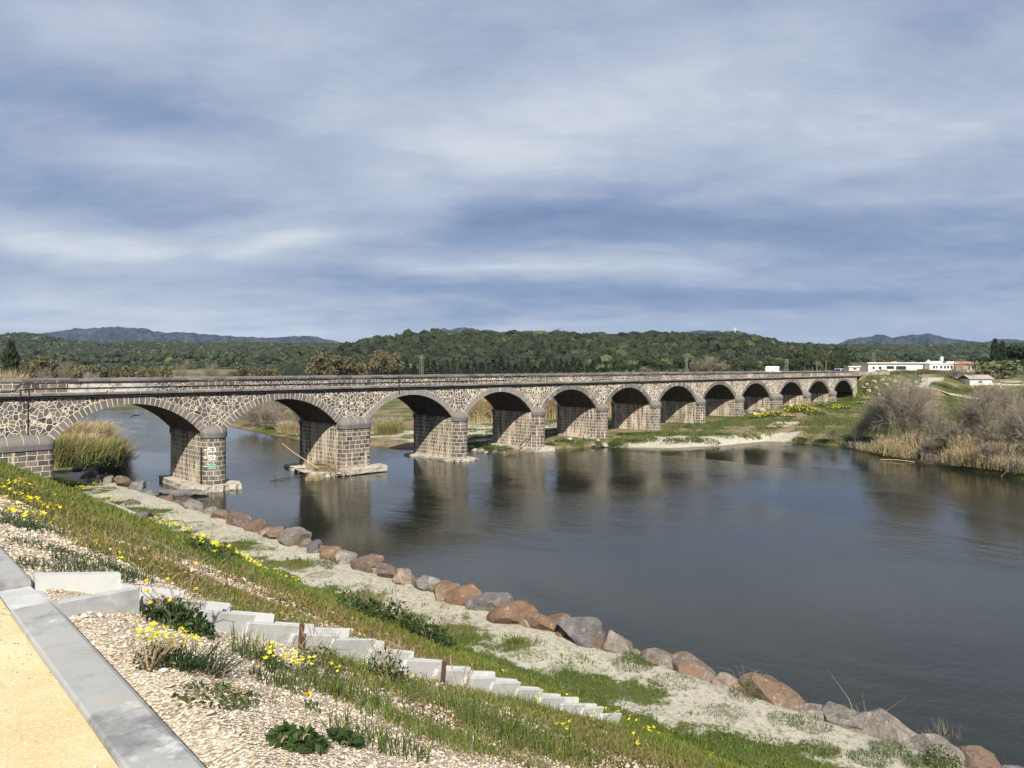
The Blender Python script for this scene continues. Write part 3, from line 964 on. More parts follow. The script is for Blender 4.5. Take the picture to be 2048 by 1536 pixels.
#%%PART2
# ------------------------------------------------------------------ promenade, kerb, drain
KU = lambda v: 1.17 + .047 * (v - 2.765)          # outer edge of the kerb
def _path(t, b):
    P = t.pos()
    n = t.noise(P, 2.2, 5, .65)
    c = t.mix(t.step(n, .35, .65), (.49, .385, .205), (.585, .48, .29))
    c = t.mix(t.math('MULTIPLY', t.step(t.noise(P, 60, 3, .7), .48, .65), .5), c, (.66, .585, .42))
    c = t.mix(t.math('MULTIPLY', t.step(t.noise(t.mapv(P, scale=(1, 1, 1)), 5, 4, .7), .60, .70), .6), c, (.50, .36, .18))
    ck = t.step(t.math('ABSOLUTE', t.math('SUBTRACT', t.noise(t.mapv(P, scale=(1.2, .5, 1), rot=(0, 0, .5)), .9, 3, .55), .5)), .010, .0)
    c = t.mix(t.math('MULTIPLY', ck, .45), c, (.33, .25, .15))
    c = t.mix(t.math('MULTIPLY', t.step(t.vor(P, 90), .22, .10), .5), c, (.30, .24, .16))
    u = t.node('ShaderNodeSeparateXYZ', {0: P}).outputs
    e = t.math('SUBTRACT', t.math('SUBTRACT', u[0], t.math('MULTIPLY', u[1], .047)), .83)
    e = t.math('ADD', e, t.math('MULTIPLY', t.math('SUBTRACT', t.noise(P, 7, 3), .5), .10))
    c = t.mix(t.math('MULTIPLY', t.step(e, -.05, .0), .85), c, (.54, .40, .17))
    t.put(b.inputs['Base Color'], c)
    t.put(b.inputs['Normal'], t.bump(t.noise(P, 110, 3, .8), .45, .006))
M_path = material('yellow_path', _path, .95, .15)
pv = np.concatenate([np.linspace(-12, 16, 113), np.linspace(17, 90, 74)])
pu = np.array([-9, -4, -1, 0, .5, .8])
VV = []
for v_ in pv:
    for k, u_ in enumerate(pu):
        uu = u_ if k < 5 else KU(v_) - .225
        VV.append([uu, v_, 10.568 + .004 * float(wob(uu, v_, .6))])
ii = np.arange(len(pv) * 6).reshape(-1, 6)
me = mesh_from('path', VV, [np.stack([ii[:-1, :-1], ii[:-1, 1:], ii[1:, 1:], ii[1:, :-1]], -1).reshape(-1, 4)[:, ::-1]], [M_path])
tag(link('path', me), 'yellow sandy promenade surface along the kerb', 'path', kind='structure')

rk = np.random.RandomState(11)
cuts = [-8.0, -5.9, -3.8, -1.8, .2, 1.35, 2.42, 3.47, 4.55, 5.44]
cuts2 = [6.17] + [6.17 + 1.08 * k for k in range(1, 62)]
def kerb(v0, v1, mat, name='kerb_stone', label='', z1=10.60):
    prof = [(-.235, 10.2), (-.235, z1 - .022), (-.231, z1 - .007), (-.222, z1), (-.025, z1), (-.006, z1 - .008), (0, z1 - .03), (0, 10.2)]
    n = len(prof); V_ = []
    for v_ in (v0 + .005, v1 - .005):
        for p in prof:
            V_.append([KU(v_) + p[0], v_, p[1]])
    i_ = np.arange(n)
    Fq = np.stack([i_, np.roll(i_, -1), np.roll(i_, -1) + n, i_ + n], -1)
    e = [[0, k, k + 1] for k in range(1, n - 1)] + [[n, n + k + 1, n + k] for k in range(1, n - 1)]
    o = link(name, mesh_from(name, V_, [Fq[:, ::-1], e], [mat]))
    return tag(o, label, 'kerb stone', 'concrete kerb stones edging the yellow path')
ORD = ['first', 'second', 'third', 'fourth', 'fifth', 'sixth', 'seventh', 'eighth', 'ninth', 'tenth', 'eleventh', 'twelfth', 'thirteenth', 'fourteenth', 'fifteenth', 'sixteenth', 'seventeenth', 'eighteenth', 'nineteenth', 'twentieth',
       'twenty-first', 'twenty-second', 'twenty-third', 'twenty-fourth', 'twenty-fifth', 'twenty-sixth', 'twenty-seventh', 'twenty-eighth', 'twenty-ninth', 'thirtieth', 'thirty-first', 'thirty-second', 'thirty-third', 'thirty-fourth', 'thirty-fifth', 'thirty-sixth', 'thirty-seventh', 'thirty-eighth', 'thirty-ninth', 'fortieth',
       'forty-first', 'forty-second', 'forty-third', 'forty-fourth', 'forty-fifth', 'forty-sixth', 'forty-seventh', 'forty-eighth', 'forty-ninth', 'fiftieth', 'fifty-first', 'fifty-second', 'fifty-third', 'fifty-fourth', 'fifty-fifth', 'fifty-sixth', 'fifty-seventh', 'fifty-eighth', 'fifty-ninth', 'sixtieth']
vis = [c for c in zip(cuts[:-1], cuts[1:]) if c[1] > 2.0]
for k, (a, b) in enumerate(reversed(vis)):
    kerb(a, b, M_curb, label='grey kerb stone, %s on the near side of the drain gap counting towards the viewer' % ORD[k])
for k, (a, b) in enumerate(zip(cuts2[:-1], cuts2[1:])):
    if k < 2 or k > 58:
        kerb(a, b, M_curb, label='grey kerb stone, %s beyond the drain gap' % ORD[min(k, 59)])
# joint mortar smears
# sunken slab in the gap
sl = MB().box((KU(5.8) - .125, 5.805, 10.475), (.27, .72, .13))
tag(sl.build('drain_slab', M_conc), 'flush concrete slab filling the gap between the kerb ends', 'drain slab')
fan = MB()
def prism(mb, base, z0, z1f, col=None):
    """base polygon [(u,v)], bottoms z0, tops per vertex"""
    n = len(base)
    V_ = [[p[0], p[1], z0] for p in base] + [[p[0], p[1], z] for p, z in zip(base, z1f)]
    i_ = np.arange(n)
    Fq = np.stack([i_, np.roll(i_, -1), np.roll(i_, -1) + n, i_ + n], -1)
    tri = [[n, n + k, n + k + 1] for k in range(1, n - 1)] + [[0, k + 1, k] for k in range(1, n - 1)]
    mb.add(V_, [Fq, tri], col)
inlet = empty('drain_inlet', 'flared concrete inlet where the stepped drain meets the kerb', 'drain inlet', (1.4, 5.8, 10.3))
def ipart(name, mb, mat, **k):
    o = mb.build(name, mat, inlet, **k)
    o.matrix_parent_inverse = Matrix.Translation(-Vector(inlet.location))
    return o
E0 = (1.35, 6.22); E1 = (2.12, 6.02)
ipart('far_wing', (lambda m: (prism(m, [(1.36, 6.20), (1.90, 6.10), (1.90, 6.17), (1.37, 6.30)], 9.9, [10.60, 10.53, 10.53, 10.60]), m)[1])(MB()), M_conc)
ipart('near_wing', (lambda m: (prism(m, [(1.31, 5.36), (1.86, 5.58), (1.86, 5.66), (1.31, 5.45)], 9.85, [10.60, 10.53, 10.53, 10.60]), m)[1])(MB()), M_conc)
ipart('inlet_floor', (lambda m: (prism(m, [(1.32, 5.44), (1.86, 5.65), (1.89, 6.11), (1.36, 6.21)], 9.8, [10.50, 10.30, 10.30, 10.50]), m)[1])(MB()), M_conc)
# stepped channel pieces
def chan_piece(L_=.50):
    m = MB()
    wb, wt_, th, hh = .30, .36, .045, .19
    for s in (-1, 1):
        prof = [(s * (wb / 2 - .03), -.12), (s * (wb / 2 + th - .03), -.12), (s * (wt_ / 2 + th), hh), (s * (wt_ / 2), hh + .0)]
        V_ = []
        for x in (0, L_):
            f = 1.12 if x == 0 else 1.0
            for p in prof: V_.append([x, p[0] * f, p[1] - (0.0 if x else 0.0)])
        Fq = np.array([[0, 1, 5, 4], [1, 2, 6, 5], [2, 3, 7, 6], [3, 0, 4, 7], [3, 2, 1, 0], [4, 5, 6, 7]])
        if s < 0: Fq = Fq[:, ::-1]
        m.add(V_, [Fq])
    m.box((L_ / 2, 0, .022), (L_ - .01, wb, .044))
    bm = bmesh.new(); me = m.data('channel_piece', M_conc); bm.from_mesh(me)
    bmesh.ops.bevel(bm, geom=[e for e in bm.edges], offset=.007, segments=1, affect='EDGES')
    bm.to_mesh(me); bm.free()
    return me
cme = chan_piece()
uu = 1.84; k = 0
while uu < 7.75:
    u1 = uu + .40
    vc = 5.88 + .045 * (uu - 2.0)
    z0 = ht(uu + .3, vc)
    slope = (ht(uu, vc) - ht(u1 + .1, vc)) / .6
    o = bpy.data.objects.new('drain_channel_piece', cme)
    C.objects.link(o)
    o.location = (uu, vc, z0 + .06 + rk.uniform(-.008, .008))
    o.rotation_euler = (0, math.atan(slope) * .80, .045 + rk.uniform(-.02, .02))
    tag(o, 'pale concrete drain piece, %s step of the channel going down from the kerb' % ORD[min(k, 59)], 'drain piece', 'concrete channel pieces stepping down the bank')
    if k in (3, 7):
        st = MB().box((uu + .12, vc - .265, z0 + .14), (.03, .035, .36), M=Matrix.Rotation(.12, 3, 'X'))
        tag(st.build('iron_stake', M_rust), 'rusty iron stake driven beside the %s step of the drain' % ORD[k], 'stake', 'rusty stakes beside the drain')
    uu = u1; k += 1
# pale gutter running down the bank beside the bridge and along its toe
gut = [(8.5, 70.4), (10.5, 70.3), (12.5, 70.2), (14.2, 70.0), (16.0, 69.6), (17.8, 68.8), (19.0, 67.2), (19.25, 64.5), (19.2, 61.5), (19.2, 58.5)]
gk = 0
for (p, q) in zip(gut[:-1], gut[1:]):
    p = np.array(p); q = np.array(q); n = max(1, int(np.linalg.norm(q - p) / 1.5))
    for s in range(n):
        a = p + (q - p) * s / n; b = p + (q - p) * (s + 1) / n - (q - p) * .02
        za, zb = ht(*a) + .10, ht(*b) + .10
        m = MB(); d = (b - a) / np.linalg.norm(b - a); nn = np.array([-d[1], d[0]])
        for sgn in (-1, 1):
            for_ = []
            for (pt, z) in ((a, za), (b, zb)):
                for (o_, h_) in ((.20, -.15), (.28, -.15), (.29, .12), (.22, .12)):
                    for_.append([*(pt + nn * sgn * o_), z + h_])
            Fq = np.array([[0, 1, 5, 4], [1, 2, 6, 5], [2, 3, 7, 6], [3, 0, 4, 7], [3, 2, 1, 0], [4, 5, 6, 7]])
            m.add(for_, [Fq])
        m.add([[*(a - nn * .2), za - .05], [*(a + nn * .2), za - .05], [*(b + nn * .2), zb - .05], [*(b - nn * .2), zb - .05]], [[[0, 1, 2, 3]]])
        tag(m.build('gutter_piece', M_conc), 'pale concrete gutter length, %s from the upper end of the gutter below the bridge' % ORD[gk], 'gutter piece', 'gutter lengths running down beside the bridge')
        gk += 1

# ------------------------------------------------------------------ boulders
def _rock(t, b):
    P = t.obj(); W_ = t.pos()
    a = t.attr('Col')
    rn = t.rnd()
    off = t.node('ShaderNodeCombineXYZ', {0: t.math('MULTIPLY', rn, 37.0), 1: t.math('MULTIPLY', rn, 91.0), 2: 0}).outputs[0]
    Q = t.vmath('ADD', P, off)
    n = t.noise(Q, 1.6, 5, .65)
    f = t.noise(Q, 9, 5, .75)
    c = t.mix(t.step(n, .3, .7), t.vmath('MULTIPLY', a, (.55, .55, .56)), t.vmath('MULTIPLY', a, (1.15, 1.12, 1.08)))
    c = t.mix(t.math('MULTIPLY', t.step(f, .35, .7), .55), c, t.vmath('MULTIPLY', a, (1.4, 1.4, 1.38)))
    rustm = t.node('ShaderNodeAttribute', attribute_name='Col').outputs['Alpha']
    rm = t.math('MULTIPLY', t.step(t.math('ADD', t.noise(Q, 1.3, 4, .6), t.math('MULTIPLY', t.math('SUBTRACT', rustm, .5), .5)), .48, .62), .8)
    c = t.mix(rm, c, t.mix(f, (.105, .065, .042), (.20, .125, .080)))
    li = t.step(t.noise(Q, 3.2, 4, .8), .60, .68)
    c = t.mix(t.math('MULTIPLY', li, .6), c, (.40, .38, .33))
    c = t.mix(t.math('MULTIPLY', t.step(t.noise(Q, 2.4, 5, .75), .52, .60), .5), c, (.085, .075, .065))
    ck = t.step(t.math('ABSOLUTE', t.math('SUBTRACT', t.noise(t.mapv(Q, scale=(.6, 1, 1.5)), 1.1, 3, .6), .5)), .012, .0)
    c = t.mix(t.math('MULTIPLY', ck, .55), c, (.05, .04, .035))
    z = t.node('ShaderNodeSeparateXYZ', {0: W_}).outputs[2]
    c = t.mix(t.math('MULTIPLY', t.step(z, .35, .02), .6), c, (.035, .03, .025))
    t.put(b.inputs['Base Color'], c)
    t.put(b.inputs['Normal'], t.bump(t.math('ADD', f, t.math('MULTIPLY', n, 2.0)), .9, .05))
M_rock = material('boulder_rock', _rock, .9, .2)
def rock_mesh(seed, size, col, rust, sub=4):
    r = np.random.RandomState(seed)
    V_, F_ = ico(sub)
    V_ = V_.copy()
    # chop with planes for angular faces
    for k in range(20):
        nrm = r.normal(0, 1, 3); nrm /= np.linalg.norm(nrm)
        dd = r.uniform(.52, .82)
        t_ = V_ @ nrm - dd
        V_ -= np.outer(np.maximum(t_, 0), nrm)
    o_ = Vector((seed * 3.1, seed * 1.7, 0))
    nn_ = np.array([mnoise.fractal(Vector(q) * 2.1 + o_, 1.0, 2.1, 5) + .6 * abs(mnoise.noise(Vector(q) * 3.3 + o_)) for q in V_])
    V_ *= (1 + .075 * nn_)[:, None]
    ph = r.uniform(0, 6, 9)
    for k, (fr, am) in enumerate(((2.3, .015),)):
        V_ *= (1 + am * (np.sin(V_[:, 0] * fr + ph[k]) + np.sin(V_[:, 1] * fr * 1.1 + ph[k + 2]) + np.sin(V_[:, 2] * fr * .9 + ph[k + 4])))[:, None]
    V_ *= np.array(size) / 2 / .85
    cc = np.tile(np.array([*col, rust]), (len(V_), 1))
    return mesh_from('boulder', V_, [F_], [M_rock], {'Col': cc}, True, sharp=24)
TAN = (.24, .195, .15); GRY = (.17, .165, .16); BRN = (.14, .105, .09); ORG = (.21, .14, .095); PNK = (.20, .18, .158); DGR = (.125, .12, .12)
B_ = [(2055, 1545, 85, GRY, .3, 'grey'), (1965, 1522, 95, GRY, 1.0, 'rust streaked'), (1872, 1508, 95, PNK, .2, 'brownish grey pointed'), (1778, 1474, 120, PNK, .3, 'large brown grey'), (1688, 1440, 105, PNK, .1, 'ridged grey'), (1628, 1426, 66, PNK, .15, 'low grey brown'),
      (1556, 1402, 108, TAN, .75, 'broad tan and orange'), (1508, 1378, 50, DGR, .0, 'dark grey'), (1464, 1378, 62, TAN, .3, 'small tan'), (1437, 1352, 42, TAN, .8, 'upright tan and orange'), (1386, 1350, 74, PNK, .7, 'pale cracked'), (1318, 1330, 74, PNK, .5, 'squarish pinkish grey'),
      (1230, 1306, 66, PNK, .5, 'brown grey'), (1166, 1288, 82, DGR, .0, 'dark grey angular white-veined'), (1112, 1266, 54, ORG, .9, 'orange'), (1078, 1264, 52, ORG, .8, 'orange brown'), (1034, 1250, 76, ORG, .9, 'domed orange'), (978, 1226, 62, GRY, .0, 'pale grey jagged'),
      (930, 1212, 66, ORG, .9, 'bright orange'), (890, 1202, 60, TAN, .75, 'tan and orange'), (850, 1186, 44, GRY, .1, 'grey slab-like'), (806, 1170, 46, TAN, .3, 'tan'), (776, 1160, 44, BRN, .5, 'reddish brown'), (740, 1146, 58, BRN, .6, 'blocky red brown'),
      (694, 1130, 42, PNK, .2, 'round grey brown'), (662, 1120, 44, ORG, .9, 'small orange'), (630, 1108, 38, DGR, .0, 'blue grey'), (588, 1090, 62, PNK, .3, 'long pale brown'), (550, 1080, 40, BRN, .4, 'brown'), (516, 1064, 44, BRN, .7, 'rusty brown'), (478, 1052, 46, BRN, .6, 'flat rusty'),
      (444, 1040, 38, ORG, .6, 'orange brown'), (418, 1030, 30, GRY, .2, 'small grey'), (388, 1018, 56, PNK, .3, 'pinkish brown'), (352, 1004, 30, BRN, .3, 'small brown'), (333, 994, 38, BRN, .9, 'rusty red'), (304, 986, 40, GRY, .3, 'grey brown'), (273, 982, 40, GRY, .2, 'grey'),
      (247, 975, 42, BRN, .5, 'dark red brown'), (214, 970, 44, GRY, .2, 'grey low'), (180, 962, 58, GRY, .3, 'long brown grey'), (190, 952, 46, DGR, .1, 'dark grey'), (155, 948, 40, PNK, .3, 'light brown'), (134, 938, 34, DGR, .2, 'grey'), (110, 938, 38, PNK, .3, 'tan brown')]
BP = []
for k, (x, y, wpx, col, rust, nm) in enumerate(B_):
    Y = FPX * (CAMZ - .65) / (y - HOR)
    wd = wpx * Y / FPX * (1.12 if k < 33 else .9 if k < 39 else .62)
    p = W((x - 1024) / FPX * Y, Y)
    z = max(ht(p[0], p[1]), -.1)
    hgt = wd * rk.uniform(.62, .78)
    me = rock_mesh(100 + k, (wd * .95, wd * rk.uniform(1.15, 1.35), hgt), col, rust)
    o = link('boulder', me, loc=(p[0], p[1], z + hgt * .24))
    o.rotation_euler = (rk.uniform(-.2, .2), rk.uniform(-.2, .2), rk.uniform(-.5, .5) + (math.pi if rk.rand() < .5 else 0))
    BP.append((p[0], p[1], wd, k, col))
    tag(o, '%s boulder, %s from the lower right corner in the riverside row' % (nm, ORD[k]), 'boulder', 'boulders lining the near river edge')
for (a_, b_) in zip(BP[:-1], BP[1:]):
    if a_[3] > 33: break
    wm = (a_[2] + b_[2]) / 2 * rk.uniform(.55, .75)
    pm = ((a_[0] + b_[0]) / 2 + rk.uniform(-.1, .35), (a_[1] + b_[1]) / 2)
    me = rock_mesh(180 + a_[3], (wm, wm * 1.25, wm * .62), [TAN, BRN, PNK, ORG][rk.randint(4)], rk.rand() * .8)
    o = link('boulder', me, loc=(pm[0], pm[1], max(ht(*pm), -.1) + wm * .12))
    o.rotation_euler = (rk.uniform(-.2, .2), rk.uniform(-.2, .2), rk.uniform(-.6, .6))
    tag(o, 'lower wedge boulder filling the gap beside the %s main boulder from the lower right corner' % ORD[a_[3]], 'boulder', 'wedge boulders between the main ones')
# the flat grey outcrop by the first river pier, stones on the slope toe and by the far piers
def rock_at(p, size, col, rust, label, seed, dz=.2, grp=None, name='rock'):
    me = rock_mesh(seed, size, col, rust, 3)
    o = link(name, me, loc=(p[0], p[1], max(ht(p[0], p[1]), -.15) + size[2] * dz))
    o.rotation_euler = (0, 0, seed * 1.3)
    return tag(o, label, 'rock', grp)
rock_at((28.6, 70.9), (3.4, 1.8, 1.1), GRY, 0, 'flat pale grey rock slab at the foot of the first river pier', 301)
rock_at((27.7, 72.2), (2.6, 2.0, 1.0), GRY, .1, 'rough grey rock just behind the slab at the first river pier', 302)
rock_at((27.3, 74.0), (2.2, 2.0, .8), GRY, .0, 'low whitish rock left of the first river pier', 303)
rock_at((19.6, 57.8), (1.2, 1.1, .75), DGR, .1, 'lone dark grey rock at the lower end of the gutter', 304)
rock_at((19.9, 56.0), (.8, .6, .5), GRY, .1, 'small grey stone beside the lone dark rock', 305)
for k, (x, y, s) in enumerate([(948, 903, 1.3), (962, 905, 1.5), (972, 907, 1.1), (945, 897, 1.0), (990, 905, .9), (1008, 907, .8), (1030, 907, .7), (1120, 872, 1.2), (1158, 870, 1.1), (1172, 878, 1.7), (1178, 870, 1.3), (1140, 880, .9), (1210, 893, 1.5), (1186, 894, 1.0), (1196, 884, .8), (1150, 886, .7),
                               (1500, 826, 1.6), (1512, 830, 1.4), (1525, 824, 1.8), (1487, 830, 1.2), (1580, 815, 1.5), (1596, 818, 1.2), (1650, 808, 1.3)]):
    p = hit(x, y)
    rock_at(p, (s, s * .8, s * .6), [(.33, .31, .28), (.26, .24, .22), (.40, .37, .33)][k % 3], .1, 'pale stone, %s from the left among those at the far piers' % ORD[k], 320 + k, .25, 'loose stones around the far piers')

# ------------------------------------------------------------------ foliage materials
def _leaf(name, c0, c1, rough=.6, trans=.25, sc_=1.5, objrnd=.25):
    def f(t, b):
        a = t.attr('Col')
        n = t.noise(t.pos(), sc_, 3)
        c = t.mix(n, c0, c1)
        c = t.mix(1.0, c, a, 'MULTIPLY')
        r = t.rnd()
        c = t.vmath('SCALE', c)
        t.n[-1].inputs['Scale'].default_value = 1.0
        t.put(t.n[-1].inputs['Scale'], t.math('ADD', 1 - objrnd / 2, t.math('MULTIPLY', r, objrnd)))
        t.put(b.inputs['Base Color'], c)
        if trans:
            tr = t.node('ShaderNodeBsdfTranslucent', {'Color': c})
            mx = t.node('ShaderNodeMixShader', {0: trans, 1: b.outputs[0], 2: tr.outputs[0]})
            out = [n_ for n_ in t.n if n_.type == 'OUTPUT_MATERIAL'][0]
            t.l.new(mx.outputs[0], out.inputs['Surface'])
    return material(name, f, rough, .25)
L_grass = _leaf('grass_blades', (.080, .118, .026), (.165, .195, .045), .6, .3, .8)
L_dark = _leaf('dark_leaves', (.022, .045, .012), (.050, .080, .022), .5, .2, 4)
L_mid = _leaf('weed_leaves', (.055, .085, .02), (.11, .14, .035), .55, .25, 4)
L_dry = _leaf('dry_stalks', (.20, .15, .09), (.34, .27, .17), .8, .1, 2)
L_reed = _leaf('dry_reed', (.30, .24, .13), (.46, .38, .22), .8, .2, .6)
L_reedg = _leaf('green_reed', (.13, .13, .045), (.27, .25, .10), .8, .2, .6)
L_twig = _leaf('bare_twigs', (.155, .135, .108), (.29, .25, .195), .85, 0, .6)
L_trunk = _leaf('bark', (.08, .065, .05), (.16, .135, .11), .9, 0, 1)
L_yel = _leaf('yellow_petals', (.80, .72, .02), (.88, .82, .06), .5, .35, 5, .05)
L_ora = _leaf('orange_petals', (.80, .48, .01), (.85, .60, .03), .5, .3, 5, .05)
L_tree = _leaf('oak_foliage', (.022, .034, .014), (.060, .078, .030), .7, .1, .12, .5)
L_olive = _leaf('olive_brown_foliage', (.085, .078, .036), (.165, .145, .075), .7, .2, .25, .3)
L_cyp = _leaf('cypress_foliage', (.010, .018, .008), (.028, .040, .016), .7, .05, .5, .3)
L_pale = _leaf('pale_shrub', (.10, .115, .045), (.20, .21, .10), .7, .15, .5, .3)

def blades(r, P, h, w_, lean=.5, col0=(1, 1, 1), var=.35, bend=.5, dirn=None):
    """bent tapered blades: 5 vertices each"""
    N = len(P)
    P = np.asarray(P, float)
    h = np.broadcast_to(h, N); w_ = np.broadcast_to(w_, N)
    az = r.uniform(0, 2 * math.pi, N)
    if dirn is not None:
        az = dirn + r.normal(0, .6, N)
    ln = np.abs(r.normal(0, lean, N))
    d = np.stack([np.cos(az), np.sin(az), np.zeros(N)], 1)
    fz = r.uniform(0, 2 * math.pi, N)
    s = np.stack([np.cos(fz), np.sin(fz), np.zeros(N)], 1) * (w_ / 2)[:, None]
    up = np.array([0, 0, 1.0])
    mid = P + (up * .55 + d * (ln * .4)[:, None]) * h[:, None]
    tip = P + (up * (1 - .35 * np.minimum(ln, 1.3) * bend)[:, None] + d * (ln * 1.0)[:, None]) * h[:, None]
    V_ = np.stack([P - s, P + s, mid - s * .8, mid + s * .8, tip], 1).reshape(-1, 3)
    b = np.arange(N)[:, None] * 5
    Fq = b + np.array([[0, 1, 3, 2]]); Ft = b + np.array([[2, 3, 4]])
    c = (np.asarray(col0, float) * (1 + r.uniform(-var, var, (N, 1)))) if np.ndim(col0) == 1 else np.asarray(col0) * (1 + r.uniform(-var, var, (N, 1)))
    return V_, [Fq, Ft], np.repeat(c, 5, 0)

def cards(r, P, size, tilt=1.0, col0=(1, 1, 1), var=.35, aspect=.55, nrm=None):
    """small pointed leaf faces around the points"""
    N = len(P); P = np.asarray(P, float)
    size = np.broadcast_to(size, N)
    a = r.normal(0, 1, (N, 3)); 
    if nrm is not None: a = a * tilt + nrm
    a[:, 2] *= 1
    a /= np.linalg.norm(a, axis=1)[:, None]
    b_ = np.cross(a, r.normal(0, 1, (N, 3))); b_ /= np.linalg.norm(b_, axis=1)[:, None] + 1e-9
    c_ = np.cross(a, b_)
    S = size[:, None]
    V_ = np.stack([P - b_ * S * .5, P + c_ * S * aspect * .5, P + b_ * S * .5, P - c_ * S * aspect * .5], 1).reshape(-1, 3)
    Fq = np.arange(N)[:, None] * 4 + np.array([[0, 1, 2, 3]])
    cc = np.asarray(col0, float) * (1 + r.uniform(-var, var, (N, 1)))
    return V_, [Fq], np.repeat(cc, 4, 0)

# ------------------------------------------------------------------ near ground cover
rg = np.random.RandomState(21)
def scatter(n, r0, r1, half=44):
    rr = np.exp(rg.uniform(math.log(r0), math.log(r1), n))
    an = np.radians(45 + rg.uniform(-half, half, n))          # about the viewing direction
    return rr * np.cos(an), rr * np.sin(an), rr
def grassm(u, v):
    R, G, B = near_masks(u, v)
    nz = .5 + .33 * wob(u, v, .45, 9) + .2 * wob(u, v, 1.5, 4)
    return R + (nz - .5) * .95, G, B
u, v, r_ = scatter(520000, 2.2, 90)
gm, G, B = grassm(u, v)
keep = (u > KU(v) + .12) & (u < 24.2) & (gm > .42) & (v < 71) & (rg.rand(len(u)) < np.clip((gm - .30) * 2.2, 0, 1) * np.where(u > 19.3, .55, np.where((u > 2.2) & (u < 6) & (v > 6.5), .72, 1)))
drain = np.abs(v - (5.88 + .045 * (u - 2))) < .26
keep &= ~((u < 19.2) & drain)
u, v, r_ = u[keep], v[keep], r_[keep]
zz_ = HT(u, v)
hh = np.clip(.030 + .0042 * r_, .04, .17) * rg.uniform(.5, 1.5, len(u)) * np.where(u > 19.3, .75, 1) * np.where(u > 7, 1.3, 1)
ww = np.clip(.0014 * r_, .0035, .05) * rg.uniform(.7, 1.4, len(u))
lush = .5 + .5 * wob(u, v, 3, 11)
cc = np.stack([.85 + .35 * (1 - lush), .95 + .1 * lush, .8 + 0 * u], 1)
dry = rg.rand(len(u)) < np.where(u < 7, .30, .10)
cc[dry] = cc[dry] * np.array([1.6, 1.05, 1.9])
bench_ = u > 19
cc[bench_] *= np.array([.78, .98, .65])
V_, Fs, c_ = blades(rg, np.stack([u, v, zz_ - .01], 1), hh, ww, .45, cc, .35)
me = mesh_from('grass', V_, Fs, [L_grass], {'Col': c_})
tag(link('grass', me), 'olive green grass blades covering the near bank slope', 'grass', kind='stuff')
print('blades', len(u))

# loose gravel chips
u, v, r_ = scatter(150000, 2.2, 15)
gm, G, B = grassm(u, v)
keep = (u > KU(v) + .015) & (u < 9) & (rg.rand(len(u)) < np.where(gm > .55, .22, .75))
keep &= ~(drain[:0].any() if False else (np.abs(v - (5.88 + .045 * (u - 2))) < .20) & (u > 1.3))
u, v, r_ = u[keep][:85000], v[keep][:85000], r_[keep][:85000]
oc = np.array([[1, 0, 0], [-1, 0, 0], [0, 1, 0], [0, -1, 0], [0, 0, 1], [0, 0, -1.0]])
of = np.array([[0, 2, 4], [2, 1, 4], [1, 3, 4], [3, 0, 4], [2, 0, 5], [1, 2, 5], [3, 1, 5], [0, 3, 5]])
N = len(u)
pvv = rg.uniform(2.3, 9, 1500); puu = KU(pvv) - .235 - np.abs(rg.normal(0, .35, 1500))
u = np.concatenate([u, puu]); v = np.concatenate([v, pvv]); r_ = np.concatenate([r_, np.hypot(puu, pvv) * .55]); N = len(u)
szz = np.clip(.0015 * r_, .003, .021) * np.exp(rg.normal(0, .4, N))
szz[rg.rand(N) < .02] *= 2.1
jit = oc[None] * rg.uniform(.5, 1.25, (N, 6, 1)) + rg.normal(0, .18, (N, 6, 3))
q1 = rg.uniform(0, 6.28, N)
cs_, sn_ = np.cos(q1)[:, None], np.sin(q1)[:, None]
jx = jit[..., 0] * cs_ - jit[..., 1] * sn_; jy = jit[..., 0] * sn_ + jit[..., 1] * cs_
jit = np.stack([jx, jy * .8, jit[..., 2] * .6], -1)
V_ = (jit * szz[:, None, None] + np.stack([u, v, np.where(u < KU(v) - .1, 10.57, HT(u, v)) + szz * .2], 1)[:, None, :]).reshape(-1, 3)
Ft = (np.arange(N)[:, None, None] * 6 + of[None]).reshape(-1, 3)
pal = np.array([[.54, .445, .32], [.60, .52, .41], [.45, .35, .25], [.66, .62, .54], [.22, .18, .14], [.52, .38, .26]])
cc = pal[rg.choice(6, N, p=[.27, .25, .17, .11, .12, .08])] * rg.uniform(.85, 1.1, (N, 1))
def _chip(t, b):
    t.put(b.inputs['Base Color'], t.attr('Col'))
M_chip = material('gravel_chip', _chip, .9, .2)
me = mesh_from('gravel', V_, [Ft], [M_chip], {'Col': np.repeat(cc, 6, 0)})
tag(link('gravel', me), 'loose cream and pink gravel chips lying beside the kerb', 'gravel', kind='stuff')

